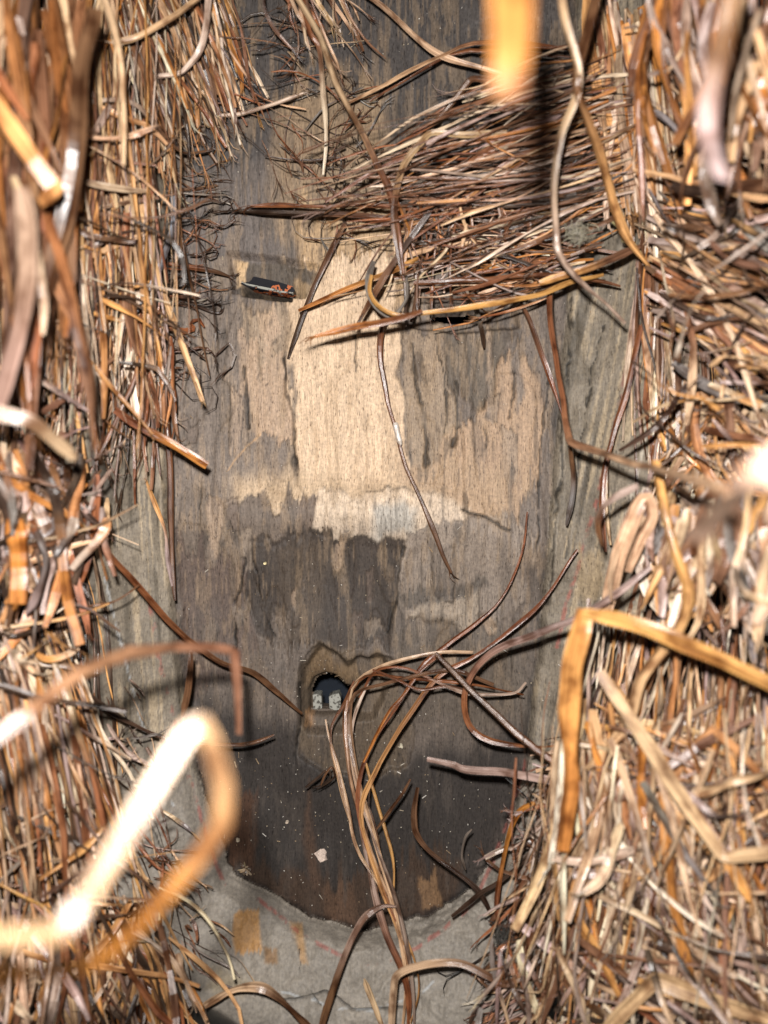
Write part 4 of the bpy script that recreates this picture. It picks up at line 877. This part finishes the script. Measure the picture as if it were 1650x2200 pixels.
loose("grey leaf blade lying over the slanting straw at the right edge", [(1440, 780, 6.5), (1490, 812, 6.9), (1560, 850, 7.4), (1650, 862, 8), (1700, 858, 8.4)], 3.2, 'grey', 'blade', n=34, name="raffia_strand")
loose("brown leaf standing up with a folded tip in the lower right straw", [(1130, 2030, 6), (1180, 1985, 6.2), (1215, 1900, 6.6), (1245, 1815, 7), (1270, 1800, 7), (1330, 1830, 6.8), (1390, 1850, 6.4)], 3.6, 'brown', 'blade', n=50, smooth=False, col2='tan', name="folded_raffia_strand")
loose("golden bent strand like a tick mark in the lower right straw", [(1360, 1760, 7.4), (1300, 1860, 7.2), (1236, 1955, 7), (1246, 1985, 7), (1290, 2060, 7.2), (1330, 2140, 7.4)], 3.2, 'gold', 'blade', n=50, smooth=False, name="folded_raffia_strand")
loose("wide orange leaf slanting behind the tick shaped strand at lower right", [(1280, 1690, 6), (1350, 1790, 6.2), (1420, 1860, 6.2), (1485, 1915, 6)], 5.0, 'orange', 'blade', n=36, name="raffia_strand")
loose("long mauve leaf slanting to the bottom right corner", [(1230, 1880, 7.2), (1320, 1880, 7.4), (1400, 1930, 7.6), (1520, 2050, 8), (1660, 2190, 8.4)], 3.0, 'mauve', 'blade', n=44, col2='brown', name="raffia_strand")
loose("tan folded leaf making a peak at the bottom right", [(1290, 2230, 8), (1330, 2180, 8.2), (1400, 2110, 8.4), (1412, 2106, 8.4), (1520, 2145, 8.8), (1680, 2200, 9.2)], 4.6, 'tan', 'blade', n=50, smooth=False, name="folded_raffia_strand")
loose("dark out-of-focus twig lying level near the top right corner", [(1440, 400, 9), (1500, 412, 9.2), (1570, 402, 9.6), (1690, 400, 10)], 4.0, 'dark', 'round', n=30, col2='brown')
loose("thin stem in a wiry curl just left of the chin tuft", [(655, 1692, 1.0), (680, 1672, 1.1), (702, 1652, 1.2), (708, 1668, 1.0), (690, 1684, 0.8), (676, 1690, 0.7)], 0.9, 'dark', 'round', n=32, fr=3)
loose("short dark stem branching off right of the tuft over the chin", [(880, 1675, 2), (860, 1710, 2), (830, 1755, 2), (800, 1790, 2.1)], 1.2, 'brown', 'round')
loose("thin upright tendril on the dark chin wood at right", [(1015, 1780, 1.6), (1000, 1800, 1.5), (992, 1840, 1.2), (1000, 1870, 1)], 1.0, 'grey', 'round')

# ------------------------------------------------------------------ bits lying on the mask
def flake(label, px, py, r, col, name, cat, h=None, n=11, group=None, rough=0.3):
    c = at(px, py, 0); zz = float(zsurf(c[0:1], c[1:2])[0])
    for _ in range(3):
        c = at(px, py, zz * 100); zz = float(zsurf(c[0:1], c[1:2])[0])
    c[2] = zz
    v = []
    for k in range(n):
        a = 6.2832 * k / n; rr = r * K * random.uniform(1 - rough, 1 + rough * 0.5)
        v.append((math.cos(a) * rr, math.sin(a) * rr, 0.0002))
    v2 = [(x * 0.75 + random.gauss(0, r * K * 0.03), y * 0.75, 0.0011 + random.uniform(0, 0.0004)) for x, y, z in v]
    verts = v + v2 + [(0, 0, 0.0012)]
    f = [(i, (i + 1) % n, n + (i + 1) % n, n + i) for i in range(n)] + [(n + i, n + (i + 1) % n, 2 * n) for i in range(n)]
    o = small_mesh(name, verts, f, M_FLAKE, None, col)
    o.location = Vector(c)
    return tag(o, label, cat, group)
flake("round cream flake stuck on the dark chin wood", 690, 1838, 15, (0.62, 0.50, 0.42), "paint_flake", "flake")
flake("small pale chip on the wood right of the mouth, below it", 862, 1602, 7, (0.55, 0.50, 0.38), "paint_flake", "flake", rough=0.6)
flake("tiny pale seed husk on the dark patch above the mouth", 570, 1210, 4, (0.7, 0.6, 0.35), "seed_husk", "husk")
flake("small white husk on the dark chin wood at left", 512, 1804, 5, (0.7, 0.6, 0.45), "seed_husk", "husk", rough=0.5)
flake("faint pale grain above the round cream flake on the chin", 617, 1765, 4, (0.6, 0.5, 0.4), "seed_husk", "husk")
flake("pale pink chip of leaf at the right edge of the chin lip", 1042, 2140, 26, (0.62, 0.40, 0.28), "leaf_chip", "leaf chip", rough=0.5)

# dried flower head: several small bracts round a centre
fr_root = bpy.data.objects.new("dried_flower", None); COL.objects.link(fr_root)
fc = at(528, 1866, 0); fz = float(zsurf(fc[0:1], fc[1:2])[0]); fc = at(528, 1866, fz * 100 + 0.1); fr_root.location = Vector(fc); fr_root.empty_display_size = 0.005
tag(fr_root, "tiny crumpled dried flower head lodged above the chin lip at left", "dried flower")
for k in range(9):
    a = k * 0.7 + random.random() * 0.4; L = random.uniform(0.0016, 0.0034)
    P = np.array([fc + np.array([0, 0, 0.0004]), fc + np.array([math.cos(a) * L * 0.6, math.sin(a) * L * 0.6, 0.0012]), fc + np.array([math.cos(a) * L, math.sin(a) * L, random.uniform(0.0004, 0.0018)])])
    R, s = resample(P, 5)
    strand_obj("bract", sweep(R, s, 0.0013, FLATB, jitter_col((0.5, 0.42, 0.28) if k % 3 else (0.12, 0.09, 0.06)), random.gauss(0, .6), random.gauss(0, .6), (0.5, 0.4)), fr_root, fc)

def fluff(label, px, py, h, r, col, n=60):
    parts = []
    c = at(px, py, h)
    for k in range(n):
        d = rng.normal(0, 1, 3); d /= np.linalg.norm(d); e = rng.normal(0, 1, 3); e /= np.linalg.norm(e)
        p = c + rng.normal(0, 0.35, 3) * r
        pts = [p - d * r * 0.6, p + e * r * 0.35, p + d * r * 0.6]
        R, s = resample(pts, 7)
        parts.append(sweep(R, s, 0.00028, ROUND[::2], jitter_col(col), taper=(0.6, 0.5)))
    V_, F_, C_, S_ = merge(parts)
    me = fast_mesh("fluff", V_ - c, F_); set_attr(me, 'Col', C_, 'FLOAT_COLOR'); me.materials.append(M_FLUFF)
    o = bpy.data.objects.new("fluff", me); COL.objects.link(o); o.location = Vector(c)
    return tag(o, label, "fluff")
fluff("grey ball of fluff caught in the straw at the right end of the fan", 1243, 502, 5, 0.0045, (0.30, 0.27, 0.20), 90)
fluff("small white tuft of fluff beside the left crease below the eye", 352, 808, 3, 0.003, (0.55, 0.52, 0.46), 70)
fluff("dark hairy wad of fibres over the chin lip at right", 1085, 2015, 4, 0.006, (0.05, 0.045, 0.04), 60)

# dust and splinters on the wood: nobody could count it
dv, df, dc = [], [], []
for k in range(600):
    px = random.uniform(390, 1380) if random.random() < 0.7 else random.gauss(720, 150); py = random.uniform(60, 2150)
    if random.random() < 0.45: py = random.gauss(1700, 200)
    c = at(px, py, 0); zz = float(zsurf(c[0:1], c[1:2])[0])
    if zz < -0.02 or zz > 0.04: continue
    c = np.array([c[0], c[1], zz]); a = random.uniform(0, 6.28)
    L = random.uniform(0.00012, 0.0003) * (5 if random.random() < 0.10 else 1); w = random.uniform(0.00012, 0.00022)
    ax = np.array([math.cos(a), math.sin(a), 0]) * L; ay = np.array([-math.sin(a), math.cos(a), 0]) * w; up = np.array([0, 0, 0.00035])
    b = len(dv)
    dv += [c - ax - ay, c + ax - ay, c + ax + ay, c - ax + ay, c - ax * .8 + up, c + ax * .8 + up]
    df += [(b, b + 1, b + 5, b + 4), (b + 2, b + 3, b + 4, b + 5), (b + 1, b + 2, b + 5), (b + 3, b, b + 4)]
    dc += [random.choice([(0.6, 0.55, 0.46), (0.5, 0.42, 0.3), (0.7, 0.66, 0.6), (0.35, 0.25, 0.15)])] * 6
me = bpy.data.meshes.new("dust"); me.from_pydata([tuple(p) for p in dv], [], df)
set_attr(me, 'Col', np.array(dc), 'FLOAT_COLOR'); me.materials.append(M_FLAKE)
o = bpy.data.objects.new("dust", me); COL.objects.link(o)
tag(o, "pale dust grains and tiny splinters sprinkled on the dark wood of the mask", "dust", None, "stuff")
